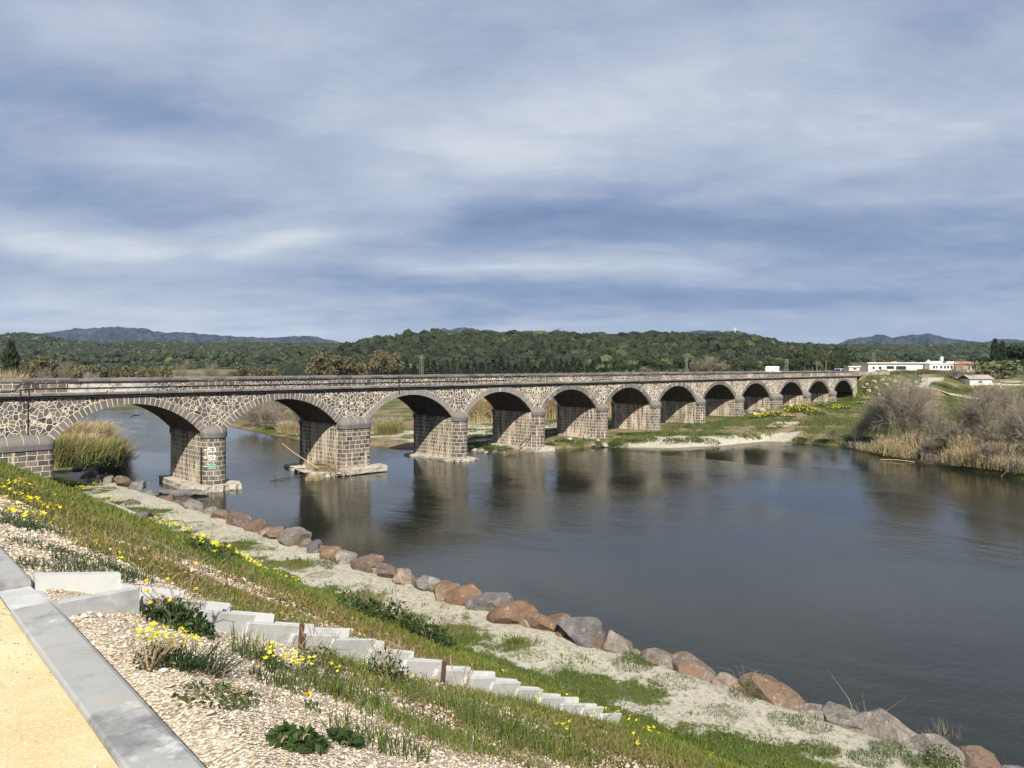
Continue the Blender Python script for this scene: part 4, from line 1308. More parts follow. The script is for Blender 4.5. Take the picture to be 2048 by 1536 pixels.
# dry litter: short stalks lying on the slope
u, v, r_ = scatter(42000, 2.3, 26)
gm, G, B = grassm(u, v)
keep = (u > 2.2) & (u < 7.5) & (gm > .22) & ~((np.abs(v - (5.88 + .045 * (u - 2))) < .22))
u, v, r_ = u[keep], v[keep], r_[keep]
V_, Fs, c_ = blades(rg, np.stack([u, v, HT(u, v)], 1), np.clip(.012 * r_, .05, .16) * rg.uniform(.5, 1.3, len(u)), np.clip(.0011 * r_, .003, .012), 1.6, (.75, .68, .62), .5, 1.2)
me = mesh_from('dry_litter', V_, Fs, [L_dry], {'Col': c_})
tag(link('dry_litter', me), 'dead brown stalks scattered among the gravel and grass', 'plant litter', kind='stuff')
for k in range(58):
    v_ = -2 + k * 1.2 + rk.uniform(-.5, .5)
    s_ = rk.uniform(.5, 1.0) * (1 + v_ * .006)
    rock_at((25.0 + rk.uniform(-.6, .7), v_), (s_, s_ * .8, s_ * .6), [GRY, PNK, BRN, DGR][rk.randint(4)], rk.rand() * .5, 'small rock wedged behind the boulder row, %s from the lower right' % ORD[k], 500 + k, .25, 'small rocks wedged behind the boulder row')
#%%PART3
# ------------------------------------------------------------------ plants close by
rp = np.random.RandomState(33)
def plant(name, label, cat, p, group=None):
    return empty(name, label, cat, p, 0, group)
def local_ground(p, P):
    """heights of the ground under local points, relative to the base"""
    return HT(p[0] + P[:, 0], p[1] + P[:, 1]) - p[2]
def oxalis(p, R, H, nleaf, nfl, label, group='yellow flowering clumps', fcol=None, name='yellow_flower_clump', fs=.035, bl=60):
    p = (p[0], p[1], ht(p[0], p[1]))
    root = plant(name, label, 'flowering plant', p, group)
    rr = R * np.sqrt(rp.rand(nleaf)); an = rp.uniform(0, 6.28, nleaf)
    P = np.stack([rr * np.cos(an), rr * np.sin(an), 0 * rr], 1)
    P[:, 2] = local_ground(p, P) + H * .55 * rp.rand(nleaf) * (1 - (rr / R) ** 2 * .6) + .005
    V_, Fs, c_ = cards(rp, P, max(.022, R * .10), 1, (1, 1, 1), .4, .8)
    m = MB().add(V_, Fs, c_)
    nb = bl
    rr = R * .8 * np.sqrt(rp.rand(nb)); an = rp.uniform(0, 6.28, nb)
    Pb = np.stack([rr * np.cos(an), rr * np.sin(an), 0 * rr], 1); Pb[:, 2] = local_ground(p, Pb)
    V_, Fs, c_ = blades(rp, Pb, H * rp.uniform(.5, 1, nb), max(.004, R * .025), .7, (1.6, 1.5, 1.2), .3)
    m.add(V_, Fs, c_)
    link('leaves', m.data('leaves', L_dark), root)
    rr = R * np.sqrt(rp.rand(nfl)) * .95; an = rp.uniform(0, 6.28, nfl)
    P = np.stack([rr * np.cos(an), rr * np.sin(an), 0 * rr], 1)
    P[:, 2] = local_ground(p, P) + H * rp.uniform(.55, 1.05, nfl)
    mm = MB()
    for q in range(nfl):
        k5 = 5
        tl = Matrix.Rotation(rp.uniform(-.7, .7), 3, 'X') @ Matrix.Rotation(rp.uniform(-.7, .7), 3, 'Y')
        T = np.array(tl)
        a5 = np.arange(k5) * 2 * math.pi / k5 + rp.rand() * 2
        s = fs * rp.uniform(.7, 1.2)
        ctr = np.array([[0, 0, -.25 * s]])
        o1 = np.stack([np.cos(a5) * s * .55, np.sin(a5) * s * .55, np.full(k5, .12 * s)], 1)
        i1 = np.stack([np.cos(a5 + .63) * s * .26, np.sin(a5 + .63) * s * .26, np.full(k5, 0)], 1)
        VV_ = np.concatenate([ctr, o1, i1]) @ T.T + P[q]
        tr = []
        for e in range(k5):
            tr += [[0, 1 + e, 1 + k5 + e], [0, 1 + k5 + (e - 1) % k5, 1 + e]]
        mm.add(VV_, [tr], np.array([1, 1, 1]) * rp.uniform(.85, 1.1))
    link('flowers', mm.data('flowers', fcol or L_yel), root)
    return root
def tuft(p, R, H, n, label, mat=None, group='grass tufts', name='grass_tuft', w_=.006, lean=.5, dirn=None, cat='grass tuft'):
    p = (p[0], p[1], ht(p[0], p[1]))
    rr = R * np.sqrt(rp.rand(n)); an = rp.uniform(0, 6.28, n)
    P = np.stack([rr * np.cos(an), rr * np.sin(an), 0 * rr], 1); P[:, 2] = local_ground(p, P) - .01
    V_, Fs, c_ = blades(rp, P, H * rp.uniform(.45, 1.1, n), w_, lean, (1, 1, 1), .4, .6, dirn)
    o = link(name, MB().add(V_, Fs, c_).data(name, mat or L_dark), loc=p)
    return tag(o, label, cat, group)
def weed(p, R, H, nleaf, nst, label, mat=None, heads=None, lsz=.05, stm=None, group='leafy weeds', name='weed', sh=1.5, cat='weed'):
    p = (p[0], p[1], ht(p[0], p[1]))
    root = plant(name, label, cat, p, group)
    rr = R * np.sqrt(rp.rand(nleaf)); an = rp.uniform(0, 6.28, nleaf)
    P = np.stack([rr * np.cos(an), rr * np.sin(an), 0 * rr], 1)
    P[:, 2] = local_ground(p, P) + H * rp.rand(nleaf) * (1 - (rr / R) ** 2 * .7) + .01
    V_, Fs, c_ = cards(rp, P, lsz * rp.uniform(.6, 1.3, nleaf), 1, (1, 1, 1), .45, .45)
    link('leaves', MB().add(V_, Fs, c_).data('leaves', mat or L_dark), root)
    sm = MB(); hd = MB(); nh = 0
    for k in range(nst):
        a = rp.uniform(0, 6.28); l = rp.uniform(.3, 1)
        e = np.array([math.cos(a) * R * l * 1.3, math.sin(a) * R * l * 1.3, H * sh * rp.uniform(.6, 1.1)])
        b0 = e * np.array([.15, .15, 0])
        mid = (b0 + e) / 2 + np.array([0, 0, H * .15])
        sm.tube([b0, mid, e], [.005, .004, .002], 3)
        for q in range(3):
            br = mid + (e - mid) * rp.rand()
            e2 = br + np.array([rp.normal(0, .3) * R, rp.normal(0, .3) * R, H * .25])
            sm.tube([br, (br + e2) / 2 + .01, e2], [.003, .0025, .0015], 3, cap=False)
        if heads is not None and rp.rand() < .6:
            v_, f_ = ico(1); hd.add(v_ * np.array([.017, .017, .012]) + e, [f_]); nh += 1
    if nst: link('stems', sm.data('stems', stm or L_dry), root)
    if nh: link('flower_heads', hd.data('flower_heads', heads), root)
    return root
oxalis(hit(335, 1332), .17, .20, 260, 42, 'dense clump of yellow flowers on the bare gravel right of the kerb', bl=110, fs=.036)
tuft(hit(398, 1348), .12, .22, 120, 'long dark grass blades trailing right of the dense yellow clump', name='grass_tuft', w_=.007, lean=1.5, dirn=-.6)
weed(hit(358, 1256), .24, .20, 700, 14, 'dark bushy weed with thin branched flower stalks leaning on the drain', heads=L_ora, lsz=.05, sh=1.9)
tuft(hit(505, 1318), .14, .26, 110, 'upright grey green grass tuft before the drain', L_mid, w_=.007, lean=.45)
weed(hit(640, 1338), .16, .20, 260, 6, 'small round leafy weed growing against the third drain stake side', L_mid, lsz=.04)
weed(hit(780, 1362), .22, .26, 160, 12, 'dark purple twiggy weed hanging over the drain', L_dark, lsz=.05, stm=L_dry, sh=1.5)
weed(hit(598, 1495), .13, .07, 260, 2, 'large broad leaved dark weed at the bottom edge of the slope', L_dark, lsz=.055, sh=1)
weed(hit(692, 1488), .08, .07, 110, 2, 'smaller broad leaved weed right of the large one', L_dark, lsz=.055, sh=1)
weed(hit(435, 1400), .20, .05, 130, 4, 'flat creeping weed on open gravel below the dense yellow clump', L_mid, lsz=.045, sh=1)
tuft(hit(500, 1402), .14, .08, 70, 'thin low grass beside the creeping weed', L_mid, w_=.005, lean=1.4)
weed(hit(298, 1342), .16, .12, 20, 14, 'dead twiggy weed left of the dense yellow clump', L_dry, lsz=.02, sh=1.2)
for k, (x, y, n) in enumerate([(532, 1318, 9), (556, 1338, 7), (583, 1345, 12), (618, 1352, 6), (665, 1362, 6), (545, 1345, 3)]):
    oxalis(hit(x, y), .07, .14, 50, n, 'small yellow bloom cluster, %s from the left below the near drain side' % ORD[k], 'small yellow clusters below the drain', bl=22, fs=.034)
oxalis(hit(625, 1420), .05, .10, 18, 2, 'single orange bloom above the broad leaved weed', 'orange blooms', L_ora, bl=12)
weed(hit(925, 1400), .10, .34, 30, 4, 'tall reddish seed stalk standing in the grass right of the gravel', L_dry, lsz=.03, sh=1.1)
for k, (x, y, R, H) in enumerate([(700, 1390, .28, .16), (740, 1420, .3, .15), (640, 1380, .22, .13), (560, 1370, .18, .10), (860, 1400, .3, .16), (960, 1430, .34, .2), (1010, 1480, .4, .24), (1100, 1500, .4, .24), (880, 1480, .34, .16), (760, 1490, .26, .14), (690, 1330, .2, .14), (1080, 1430, .4, .25), (830, 1345, .22, .15)]):
    tuft(hit(x, y), R, H, 190, 'green grass tuft in the weedy gravel, %s of those below the drain' % ORD[k], L_grass if k % 3 else L_mid, 'grass tufts below the drain', w_=.007, lean=.6)
for k, (x, y, R, H) in enumerate([(110, 1140, .30, .10), (190, 1142, .35, .13), (255, 1150, .25, .12), (60, 1050, .38, .12), (30, 1052, .25, .10), (85, 1095, .3, .08), (150, 1110, .3, .06)]):
    tuft(hit(x, y), R, H, 260, 'dark green grass patch on gravel, %s of those beyond the drain by the kerb' % ORD[k], L_dark, 'dark grass patches beyond the drain', w_=.008, lean=1.0)
for k, (x, y, n, R) in enumerate([(20, 995, 10, .3), (48, 985, 8, .3), (68, 1022, 16, .32), (88, 1030, 10, .25), (30, 1040, 14, .35), (55, 1055, 10, .25), (12, 975, 6, .25), (105, 1000, 2, .2), (228, 1140, 2, .1), (190, 1120, 2, .1)]):
    oxalis(hit(x, y), R, .24, 60, n, 'yellow blooms on the gravel slope, %s of the group up by the left picture edge' % ORD[k], 'yellow blooms high on the left slope', bl=24, fs=.07)
toe = [(12, 905, 30, .9), (35, 915, 40, 1.0), (60, 930, 50, 1.0), (85, 945, 40, .9), (108, 958, 60, 1.0), (125, 966, 90, 1.1), (145, 973, 110, 1.1), (160, 983, 60, .9), (196, 972, 14, .6), (205, 1000, 30, .7), (232, 1008, 20, .6), (310, 1045, 22, .6), (328, 1052, 30, .6), (348, 1058, 40, .6), (375, 1068, 22, .5), (405, 1082, 26, .5), (432, 1100, 30, .5), (408, 1103, 10, .35), (478, 1128, 12, .4), (505, 1138, 30, .45), (522, 1146, 12, .35), (560, 1160, 10, .35), (590, 1172, 8, .3), (225, 965, 10, .5), (180, 965, 14, .6), (440, 1128, 5, .3)]
for k, (x, y, n, R) in enumerate(toe):
    p = hit(x, y)
    oxalis(p, R, .42, 110, n, 'patch of yellow flowers along the toe of the slope, %s from the left' % ORD[k], 'yellow flower patches along the slope toe', bl=60, fs=.13)
for k, (x, y) in enumerate([(1240, 1418), (1262, 1436), (1290, 1452), (1140, 1405), (1068, 1400), (1310, 1470), (1285, 1495), (1420, 1500), (1190, 1440), (1130, 1468), (1340, 1455), (1226, 1425)]):
    p = hit(x, y + 22)
    oxalis(p, .12, .22, 14, 4, 'few yellow blooms in tall grass, %s of those around the drain lower end' % ORD[k], 'yellow blooms near the lower drain', bl=14, fs=.045)
# dark bushes at the slope toe
for k, (x, y, R, H) in enumerate([(722, 1232, .45, .5), (748, 1240, .4, .42), (775, 1252, .55, .55), (800, 1258, .45, .55), (862, 1290, .4, .55), (880, 1296, .35, .5), (455, 1118, .55, .45), (410, 1110, .5, .4), (265, 1010, .6, .4)]):
    weed(hit(x, y), R, H, 320, 6, 'dark leafy weed where slope meets bench, %s in that row' % ORD[k], L_dark, lsz=.10, group='dark weeds along the slope toe')
for k, (x, y, R, H) in enumerate([(1003, 1304, .7, .25), (1060, 1312, .6, .2), (640, 1150, .7, .18), (490, 1078, 1.2, .25), (410, 1055, 1.0, .22), (830, 1240, .6, .3), (1265, 1330, .7, .45), (1300, 1325, .4, .3), (1270, 1318, .5, .4), (1120, 1335, .4, .16), (1640, 1500, .5, .3), (1780, 1500, .5, .4), (1850, 1535, .5, .5), (1620, 1450, .6, .28), (1570, 1440, .5, .2), (1450, 1425, .6, .2), (490, 1085, .6, .25), (1350, 1365, .7, .25), (1030, 1285, .3, .2), (1740, 1520, .5, .3)]):
    tuft(hit(x, y), R * 1.15, H * .5, 520, 'bright green grass mound on the riverside bench, %s of these mounds' % ORD[k], L_mid, 'green mounds on the riverside bench', name='grass_mound', w_=.013, lean=1.0)
# small shrubs and dead stalks among the boulders
weed(hit(1492, 1395), .55, .6, 340, 20, 'twiggy brown green shrub between the tan boulders', L_mid, lsz=.08, group=None, cat='shrub', name='shrub')
weed(hit(1885, 1532), .5, .6, 420, 8, 'green shrub in front of the pointed boulder at lower right', L_mid, lsz=.10, group=None, cat='shrub', name='shrub')
weed(hit(655, 1128), .7, .5, 260, 8, 'green shrub among the red brown boulders at mid bank', L_mid, lsz=.12, group=None, cat='shrub', name='shrub')
weed(hit(225, 955), 1.2, 2.3, 900, 26, 'dark bush overhanging the river on the bank under the first arch', L_dark, lsz=.25, group=None, cat='bush', name='bush', sh=1.2)
weed(hit(975, 985) if False else (28.9, 69.8), .7, .4, 200, 5, 'small dark bush on the grey rock at the first river pier', L_dark, lsz=.12, group=None, cat='bush', name='bush')
def stalks(x, y, n, R, H, label, mat=L_reed, w_=.03, lean=.3, zo=0):
    p = hit(x, y)
    return tuft(p, R, H, n, label, mat, 'dead reed stalks at the near river edge', 'dead_reeds', w_, lean, cat='reed clump')
for k, (x, y, n, R, H) in enumerate([(1735, 1452, 12, .15, 2.2), (1888, 1470, 60, .25, 1.7), (1850, 1480, 14, .3, 1.2), (1040, 1215, 26, .6, .9), (975, 1195, 60, 1.2, .9), (920, 1185, 60, 1.0, .9), (880, 1175, 30, .8, .7), (1150, 1262, 30, .8, .7), (1100, 1250, 24, .6, .8), (855, 1165, 14, .8, 1.0), (600, 1075, 30, 1.5, .9), (500, 1035, 50, 2.0, .9), (460, 1020, 40, 1.6, 1.0), (420, 1010, 30, 1.4, 1.0), (300, 975, 20, 1.6, 2.0), (258, 965, 10, .8, 2.8), (560, 1060, 30, 1.5, .8), (395, 1020, 30, 1.4, .9), (1480, 1380, 30, .4, .7), (1230, 1290, 16, .5, .6)]):
    stalks(x, y, n, R, H, 'dead pale reed stalks rising behind the boulders, %s such clump from the list along the bank' % ORD[k] if False else 'dead pale stalks behind the boulders, %s clump of those along the near water edge' % ORD[k], w_=.02 if H > 1.5 else .03)
weed(hit(2035, 1545), .35, .9, 50, 6, 'thin green leafed sprout at the lower right corner', L_mid, lsz=.09, group=None, sh=1.1)
tuft((33.6, 70.6), .9, .7, 260, 'brown reed tussock standing in the water by the second river pier', L_reed, None, 'reed_tussock', .05, .7, cat='reed clump')
bpy.data.objects['reed_tussock'].location = (41.2, 71.0, -.05)
#%%PART4
# ------------------------------------------------------------------ reeds and bare shrubs
def reeds_mesh(seed, n, R, H, lean=.35, w_=.06, dirn=None, ell=1.0, col=(1, 1, 1)):
    r = np.random.RandomState(seed)
    rr = R * np.sqrt(r.rand(n)); an = r.uniform(0, 6.28, n)
    P = np.stack([rr * np.cos(an), rr * np.sin(an) * ell, 0 * rr - .1], 1)
    V_, Fs, c_ = blades(r, P, H * r.uniform(.5, 1.1, n), w_, lean, col, .35, .5, dirn)
    # drooping leaves
    n2 = n * 2
    i = r.randint(0, n, n2); P2 = P[i].copy(); P2[:, 2] += H * r.uniform(.25, .8, n2)
    m = MB().add(V_, Fs, c_)
    V_, Fs, c_ = blades(r, P2, H * .32, w_ * .8, 1.2, col, .4, 1.5, dirn)
    m.add(V_, Fs, c_)
    return m
def reed_clump(p, seed, n, R, H, label, mat=L_reed, group='reed beds along the river', **k):
    z = max(ht(p[0], p[1]), -.1)
    return tag(reeds_mesh(seed, n, R, H, **k).build('reed_clump', mat, loc=(p[0], p[1], z)), label, 'reeds', group)
# upstream near bank
for k, (u_, v_, n, R, H, m_) in enumerate([(26.4, 93, 700, 2.6, 3.4, L_reedg), (25.0, 98, 700, 3.0, 3.6, L_reed), (27.5, 103, 900, 3.2, 4.6, L_reed), (24.0, 106, 800, 3.4, 4.6, L_reedg), (28.2, 97, 450, 2.8, 2.9, L_twig), (29.6, 110, 800, 3.2, 4.4, L_reed), (22.5, 95, 700, 2.6, 3.6, L_reedg), (31.0, 104, 600, 2.4, 3.2, L_twig)]):
    reed_clump((u_, v_), 400 + k, n, R, H, 'tall leaning reeds, %s clump in the bed seen under the first arch' % ORD[k], m_, 'reed bed seen under the first arch', lean=.55, w_=.06, dirn=-.3)
weed((25.3, 91.5), 1.7, 1.9, 900, 8, 'dark green bush at the foot of the reeds under the first arch', L_dark, lsz=.3, group=None, cat='bush', name='bush')

def twig_mesh(seed, H=5.0, spread=.5, stems=9, depth=4, nchild=4, lean=(0, 0), r0=.05, base=.5, droop=0.0):
    r = np.random.RandomState(seed)
    A, B, RA, RB = [], [], [], []
    def grow(p, d, l, rad, dep):
        q = p
        for s in range(3):
            d = d + r.normal(0, .10, 3); d[2] -= droop * .1; d /= np.linalg.norm(d)
            q2 = q + d * l / 3
            r2 = rad * (1 - .22)
            A.append(q); B.append(q2); RA.append(rad); RB.append(r2)
            q = q2; rad = r2
            if dep > 0:
                for c in range(nchild if s else nchild - 2):
                    e = d + r.normal(0, .42, 3); e[2] += .12; e /= np.linalg.norm(e)
                    grow(q, e, l * r.uniform(.38, .62), rad * .62, dep - 1)
    for k in range(stems):
        a = r.uniform(0, 6.28); sp = abs(r.normal(0, spread))
        d = np.array([math.cos(a) * sp + lean[0], math.sin(a) * sp + lean[1], 1.0]); d /= np.linalg.norm(d)
        grow(np.array([math.cos(a) * r.rand() * base, math.sin(a) * r.rand() * base, -.1]), d, H * r.uniform(.5, .8), r0 * r.uniform(.6, 1.2), depth)
    A, B = np.array(A), np.array(B); RA = np.maximum(np.array(RA), .009); RB = np.maximum(np.array(RB), .008)
    T = B - A; T /= np.linalg.norm(T, axis=1)[:, None]
    X = np.cross(T, r.normal(0, 1, (len(T), 3))); X /= np.linalg.norm(X, axis=1)[:, None]; Y = np.cross(T, X)
    an = np.arange(3) * 2 * math.pi / 3
    ring = np.cos(an)[None, :, None] * X[:, None] + np.sin(an)[None, :, None] * Y[:, None]
    V_ = np.concatenate([A[:, None] + ring * RA[:, None, None], B[:, None] + ring * RB[:, None, None]], 1).reshape(-1, 3)
    b = np.arange(len(A))[:, None, None] * 6
    F_ = (b + np.array([[0, 1, 4, 3], [1, 2, 5, 4], [2, 0, 3, 5]])[None]).reshape(-1, 4)
    c = np.repeat(r.uniform(.7, 1.3, (len(A), 1)) * np.ones((1, 3)), 6, 0)
    return mesh_from('branches', V_, [F_], [L_twig], {'Col': c})
TW = [twig_mesh(1, 5.6, .26, 8, 3, 3, r0=.06), twig_mesh(2, 5.0, .5, 6, 3, 4), twig_mesh(3, 4.2, .8, 7, 3, 4), twig_mesh(4, 6.4, .16, 8, 3, 3, r0=.07, base=1.2), twig_mesh(5, 4.4, .35, 8, 3, 3, lean=(-.9, -.2))]
def bare(p, var, sc_, rz, label, grp='bare shrubs along the right bank', z=None, name='bare_shrub'):
    zb = max(ht(p[0], p[1]), 0) if z is None else z
    o = link(name, TW[var], loc=(p[0], p[1], zb))
    o.scale = (sc_[0], sc_[0], sc_[1]); o.rotation_euler = (0, 0, rz)
    return tag(o, label, 'bare shrub', grp)
def bank_pt(x, d):
    """point on the far bank at picture column x, d metres behind the waterline"""
    t_ = (x - 1024) / FPX
    for Y in np.arange(70, 160, .25):
        u_, v_, _ = W(t_ * Y, Y)
        if u_ - np.interp(v_, SF_V, SF_U) > 0:
            return W(t_ * (Y + d), Y + d)
    return W(t_ * 110, 110)
SH = [(1668, 1.5, 4, .7, .55), (1700, 2.6, 4, .9, .8), (1716, 1.4, 4, .8, .7), (1690, 1.5, 4, .75, .7), (1722, 2.5, 2, .7, .7), (1745, 4, 3, .9, .95), (1752, 1.5, 2, .8, .6), (1775, 5, 3, 1.0, 1.25), (1800, 4.5, 0, 1.15, 1.3), (1815, 6, 3, 1.1, 1.35), (1832, 5, 0, 1.1, 1.25), (1850, 7, 1, 1.1, 1.2), (1868, 4, 0, .9, 1.0), (1790, 2, 2, .8, .7), (1830, 2, 1, .7, .6), (1862, 1.5, 2, .8, .6),
      (1895, 4, 2, .9, .9), (1915, 3, 1, .9, .85), (1935, 6, 0, 1.0, 1.0), (1955, 8, 0, 1.0, 1.2), (1975, 7, 3, 1.1, 1.3), (2000, 8, 0, 1.1, 1.3), (2020, 5, 1, 1.0, 1.0), (2045, 6, 0, 1.1, 1.2), (1990, 2, 2, .9, .6), (2040, 2, 2, .9, .6), (2075, 5, 1, 1.1, 1.2), (1765, 8, 0, .9, .9), (1880, 9, 0, 1.0, 1.0), (2030, 10, 3, 1.1, 1.3),
      (1735, 6, 0, .7, .7), (1845, 10, 3, 1.0, 1.2), (1925, 1.5, 2, .8, .6), (1960, 3.5, 1, .8, .7)]
for k, (x, d, var, s1, s2) in enumerate([q for j, q in enumerate(sorted(SH)) if j % 3 != 1]):
    p = bank_pt(x, d)
    bare(p, var, (s1 * .8, s2 * .86), k * 1.7, 'leafless grey brown shrub, %s from the left in the thicket on the right bank' % ORD[k])
for k, (x, d, n, R, H, m_, ln) in enumerate([(1745, .8, 500, 1.8, 1.6, L_reed, .9), (1772, .9, 600, 1.8, 2.0, L_reed, .7), (1800, .8, 600, 1.8, 2.2, L_reed, .6), (1828, .9, 600, 1.8, 2.0, L_reed, .6), (1855, .9, 500, 1.6, 1.6, L_twig, .7), (1885, .9, 500, 1.6, 1.5, L_twig, .7), (1912, .9, 700, 1.5, 1.9, L_reed, .4), (1932, 1.0, 800, 1.6, 2.2, L_reed, .4), (1955, 1.1, 800, 1.6, 2.3, L_reed, .4), (1978, 1.1, 700, 1.5, 2.2, L_reed, .5), (2002, 1.2, 700, 1.6, 2.0, L_twig, .6), (2025, 1.2, 700, 1.6, 1.8, L_reed, .6), (2048, 1.2, 700, 1.6, 1.8, L_twig, .6), (2075, 1.2, 700, 1.6, 1.8, L_reed, .6), (1925, 3.5, 600, 1.8, 3.2, L_reed, .4), (1965, 4, 600, 1.8, 3.2, L_reed, .4), (2005, 4, 600, 2.0, 3.0, L_reed, .5), (1840, 3, 500, 1.8, 2.6, L_reed, .5), (1785, 2.8, 500, 1.8, 2.4, L_reed, .5), (1720, .9, 400, 1.5, 1.1, L_twig, .9), (1700, .8, 300, 1.4, .9, L_twig, .9), (2045, 4, 600, 2.0, 3.0, L_reed, .5)]):
    p = bank_pt(x, d)
    reed_clump(p, 430 + k, int(n * .32), R * 1.15, H * (.7 + .35 * ((k * 7) % 5) / 4), 'pale dry reeds at the foot of the right bank thicket, %s clump' % ORD[k], m_, 'reeds fringing the right bank', lean=ln, w_=.045)
for k, (x, d, R, H) in enumerate([(1905, 3.2, 1.4, 1.4), (2030, 2.8, 1.6, 1.6), (1950, 5.5, 1.6, 2.0), (1890, 6, 1.4, 1.6), (1700, .6, 1.2, .5), (1640, .5, 1.2, .4), (1600, .5, 1.2, .4)]):
    p = bank_pt(x, d)
    weed(p, R, H, 500, 4, 'dark green bush on the right bank, %s of those among the reeds' % ORD[k], L_dark, lsz=.22, group='dark green bushes on the right bank', cat='bush', name='bush')
# shrubs and reeds seen through the second, third and later arches
for k, (u_, v_, var, s1, s2) in enumerate([(66, 128, 2, 1.0, .9), (69, 123, 2, 1.1, .9), (66, 118, 1, .9, .8), (69, 132, 0, 1.1, 1.0), (72, 127, 1, 1.2, 1.1), (68, 114, 2, .9, .7), (74, 121, 0, 1.0, 1.0), (71, 140, 2, 1.3, 1.1), (66, 136, 2, 1.0, .8)]):
    bare((u_, v_), var, (s1, s2), k * 2.1, 'bare brown thicket shrub, %s of those seen through the second arch' % ORD[k], 'bare shrubs seen through the second arch')
for k, (u_, v_, n, R, H, m_) in enumerate([(64.5, 112, 500, 1.8, 2.0, L_reed), (65.5, 109, 500, 1.6, 1.6, L_reedg), (64.5, 116, 500, 1.8, 2.2, L_reed), (65, 121, 500, 1.8, 2.0, L_reed), (70, 108, 500, 2.4, 2.0, L_reedg), (76, 106, 500, 2.5, 2.2, L_reedg), (80, 112, 500, 3, 2.6, L_twig)]):
    reed_clump((u_, v_), 460 + k, n, R, H, 'low brown reeds beyond the second and third arches, %s clump' % ORD[k], m_, 'low reeds beyond the second and third arches', lean=.5)
for k, (x, Y) in enumerate([(925, 150), (940, 149), (955, 148), (970, 150), (985, 149), (1000, 151), (1018, 150), (1085, 152), (1098, 152), (1110, 153), (1122, 156), (1135, 156), (1210, 162), (1222, 166), (905, 155)]):
    p = W((x - 1024) / FPX * Y, Y)
    reed_clump(p, 470 + k, 700, 2.2, 5.2, 'tall tan cane, %s clump from the left behind the fourth and fifth arches' % ORD[k], L_reed, 'tall cane behind the bridge', lean=.18, w_=.09)
for k in range(6):
    bare((27.5 + k * .55, 93.5 + k * 2.6), 4 if k % 2 == 0 else 2, (.75, .62), math.pi + .3 * k, 'bare branches fanning over the water from the reeds, %s from the bridge' % ORD[k], 'bare branches over the river under the first arch')
# driftwood heap at the second river pier, beached poles
hp = MB()
for k in range(150):
    a = rp.uniform(0, 6.28); c = np.array([44.6 + rp.normal(0, .8), 74.6 + rp.normal(0, 1.6), .35])
    h_ = max(0, 1.35 - abs(c[1] - 75.5) * .35 - abs(c[0] - 44.8) * .5) * rp.rand()
    c[2] += h_; l = rp.uniform(.5, 1.9)
    d = np.array([math.cos(a), math.sin(a), rp.normal(0, .35)]) * l / 2
    s = rp.uniform(.7, 1.3)
    hp.tube([c - d, c + rp.normal(0, .06, 3), c + d], rp.uniform(.012, .045), 4, (s, s, s))
tag(hp.build('driftwood_heap', L_dry), 'heap of driftwood and straw caught against the second river pier', 'driftwood')
tag(MB().tube([(43.6, 74.2, .7), (41.9, 76.6, 2.4), (40.4, 78.8, 4.3)], [.05, .04, .025], 5, (1.6, 1.6, 1.7)).build('driftwood_pole', L_dry), 'long pale pole leaning out of the driftwood over the water', 'pole')
dw = MB().tube([(37.5, 73.5, .03), (39, 73.8, .12), (41.5, 74.4, .1), (43, 75, .05)], [.03, .06, .05, .03], 5, (.35, .33, .3))
dw.tube([(38.2, 73.6, .05), (38.0, 73.6, .45), (38.25, 73.7, .62)], [.05, .035, .015], 5, (.3, .28, .25))
tag(dw.build('floating_branch', L_dry), 'dark branch floating between the first and second river piers', 'branch')
db = MB()
for (a, b) in [((75.4, 74, .7), (77.0, 72.9, 2.6)), ((76.0, 73.6, 1.3), (77.2, 73.4, 1.9)), ((75.6, 73.9, .9), (75.2, 73.0, 1.4))]:
    db.tube([a, (np.array(a) + np.array(b)) / 2 + .12, b], [.09, .06, .03], 5, (.5, .47, .45))
tag(db.build('leaning_branch', L_dry), 'dark bent branch leaning on the fourth river pier', 'branch')
hp = MB()
for k in range(60):
    c = np.array([rp.uniform(70.5, 76), rp.uniform(71.6, 73), .12 + rp.rand() * .3]); a = rp.normal(0, .8); l = rp.uniform(.3, 1.1)
    d = np.array([math.cos(a), math.sin(a), rp.normal(0, .3)]) * l / 2
    hp.tube([c - d, c + rp.normal(0, .05, 3), c + d], .03, 4, (.8, .8, .8))
tag(hp.build('twig_drift', L_dry), 'strip of washed up twigs before the third and fourth river piers', 'driftwood')
for k, (x0, y0, x1, y1) in enumerate([(1760, 921, 1830, 926), (1895, 929, 1925, 931)]):
    a = hit(x0, y0); b = hit(x1, y1)
    tag(MB().tube([(a[0], a[1], .1), ((a[0] + b[0]) / 2, (a[1] + b[1]) / 2, .22), (b[0], b[1], .08)], .06, 5, (1.3, 1.3, 1.2)).build('stranded_log', L_dry), ['long pale log lying at the waterline below the thicket', 'shorter pale log at the waterline right of the long one'][k], 'log')
tag(MB().tube([tuple(np.array(bank_pt(2002, -.6)[:2]).tolist()) + (.0,), tuple(np.array(bank_pt(2024, .9)[:2]).tolist()) + (1.1,)], .06, 5, (1.4, 1.35, 1.2)).build('slanting_pole', L_dry), 'pale slanting pole sticking out of the right bank water', 'pole')
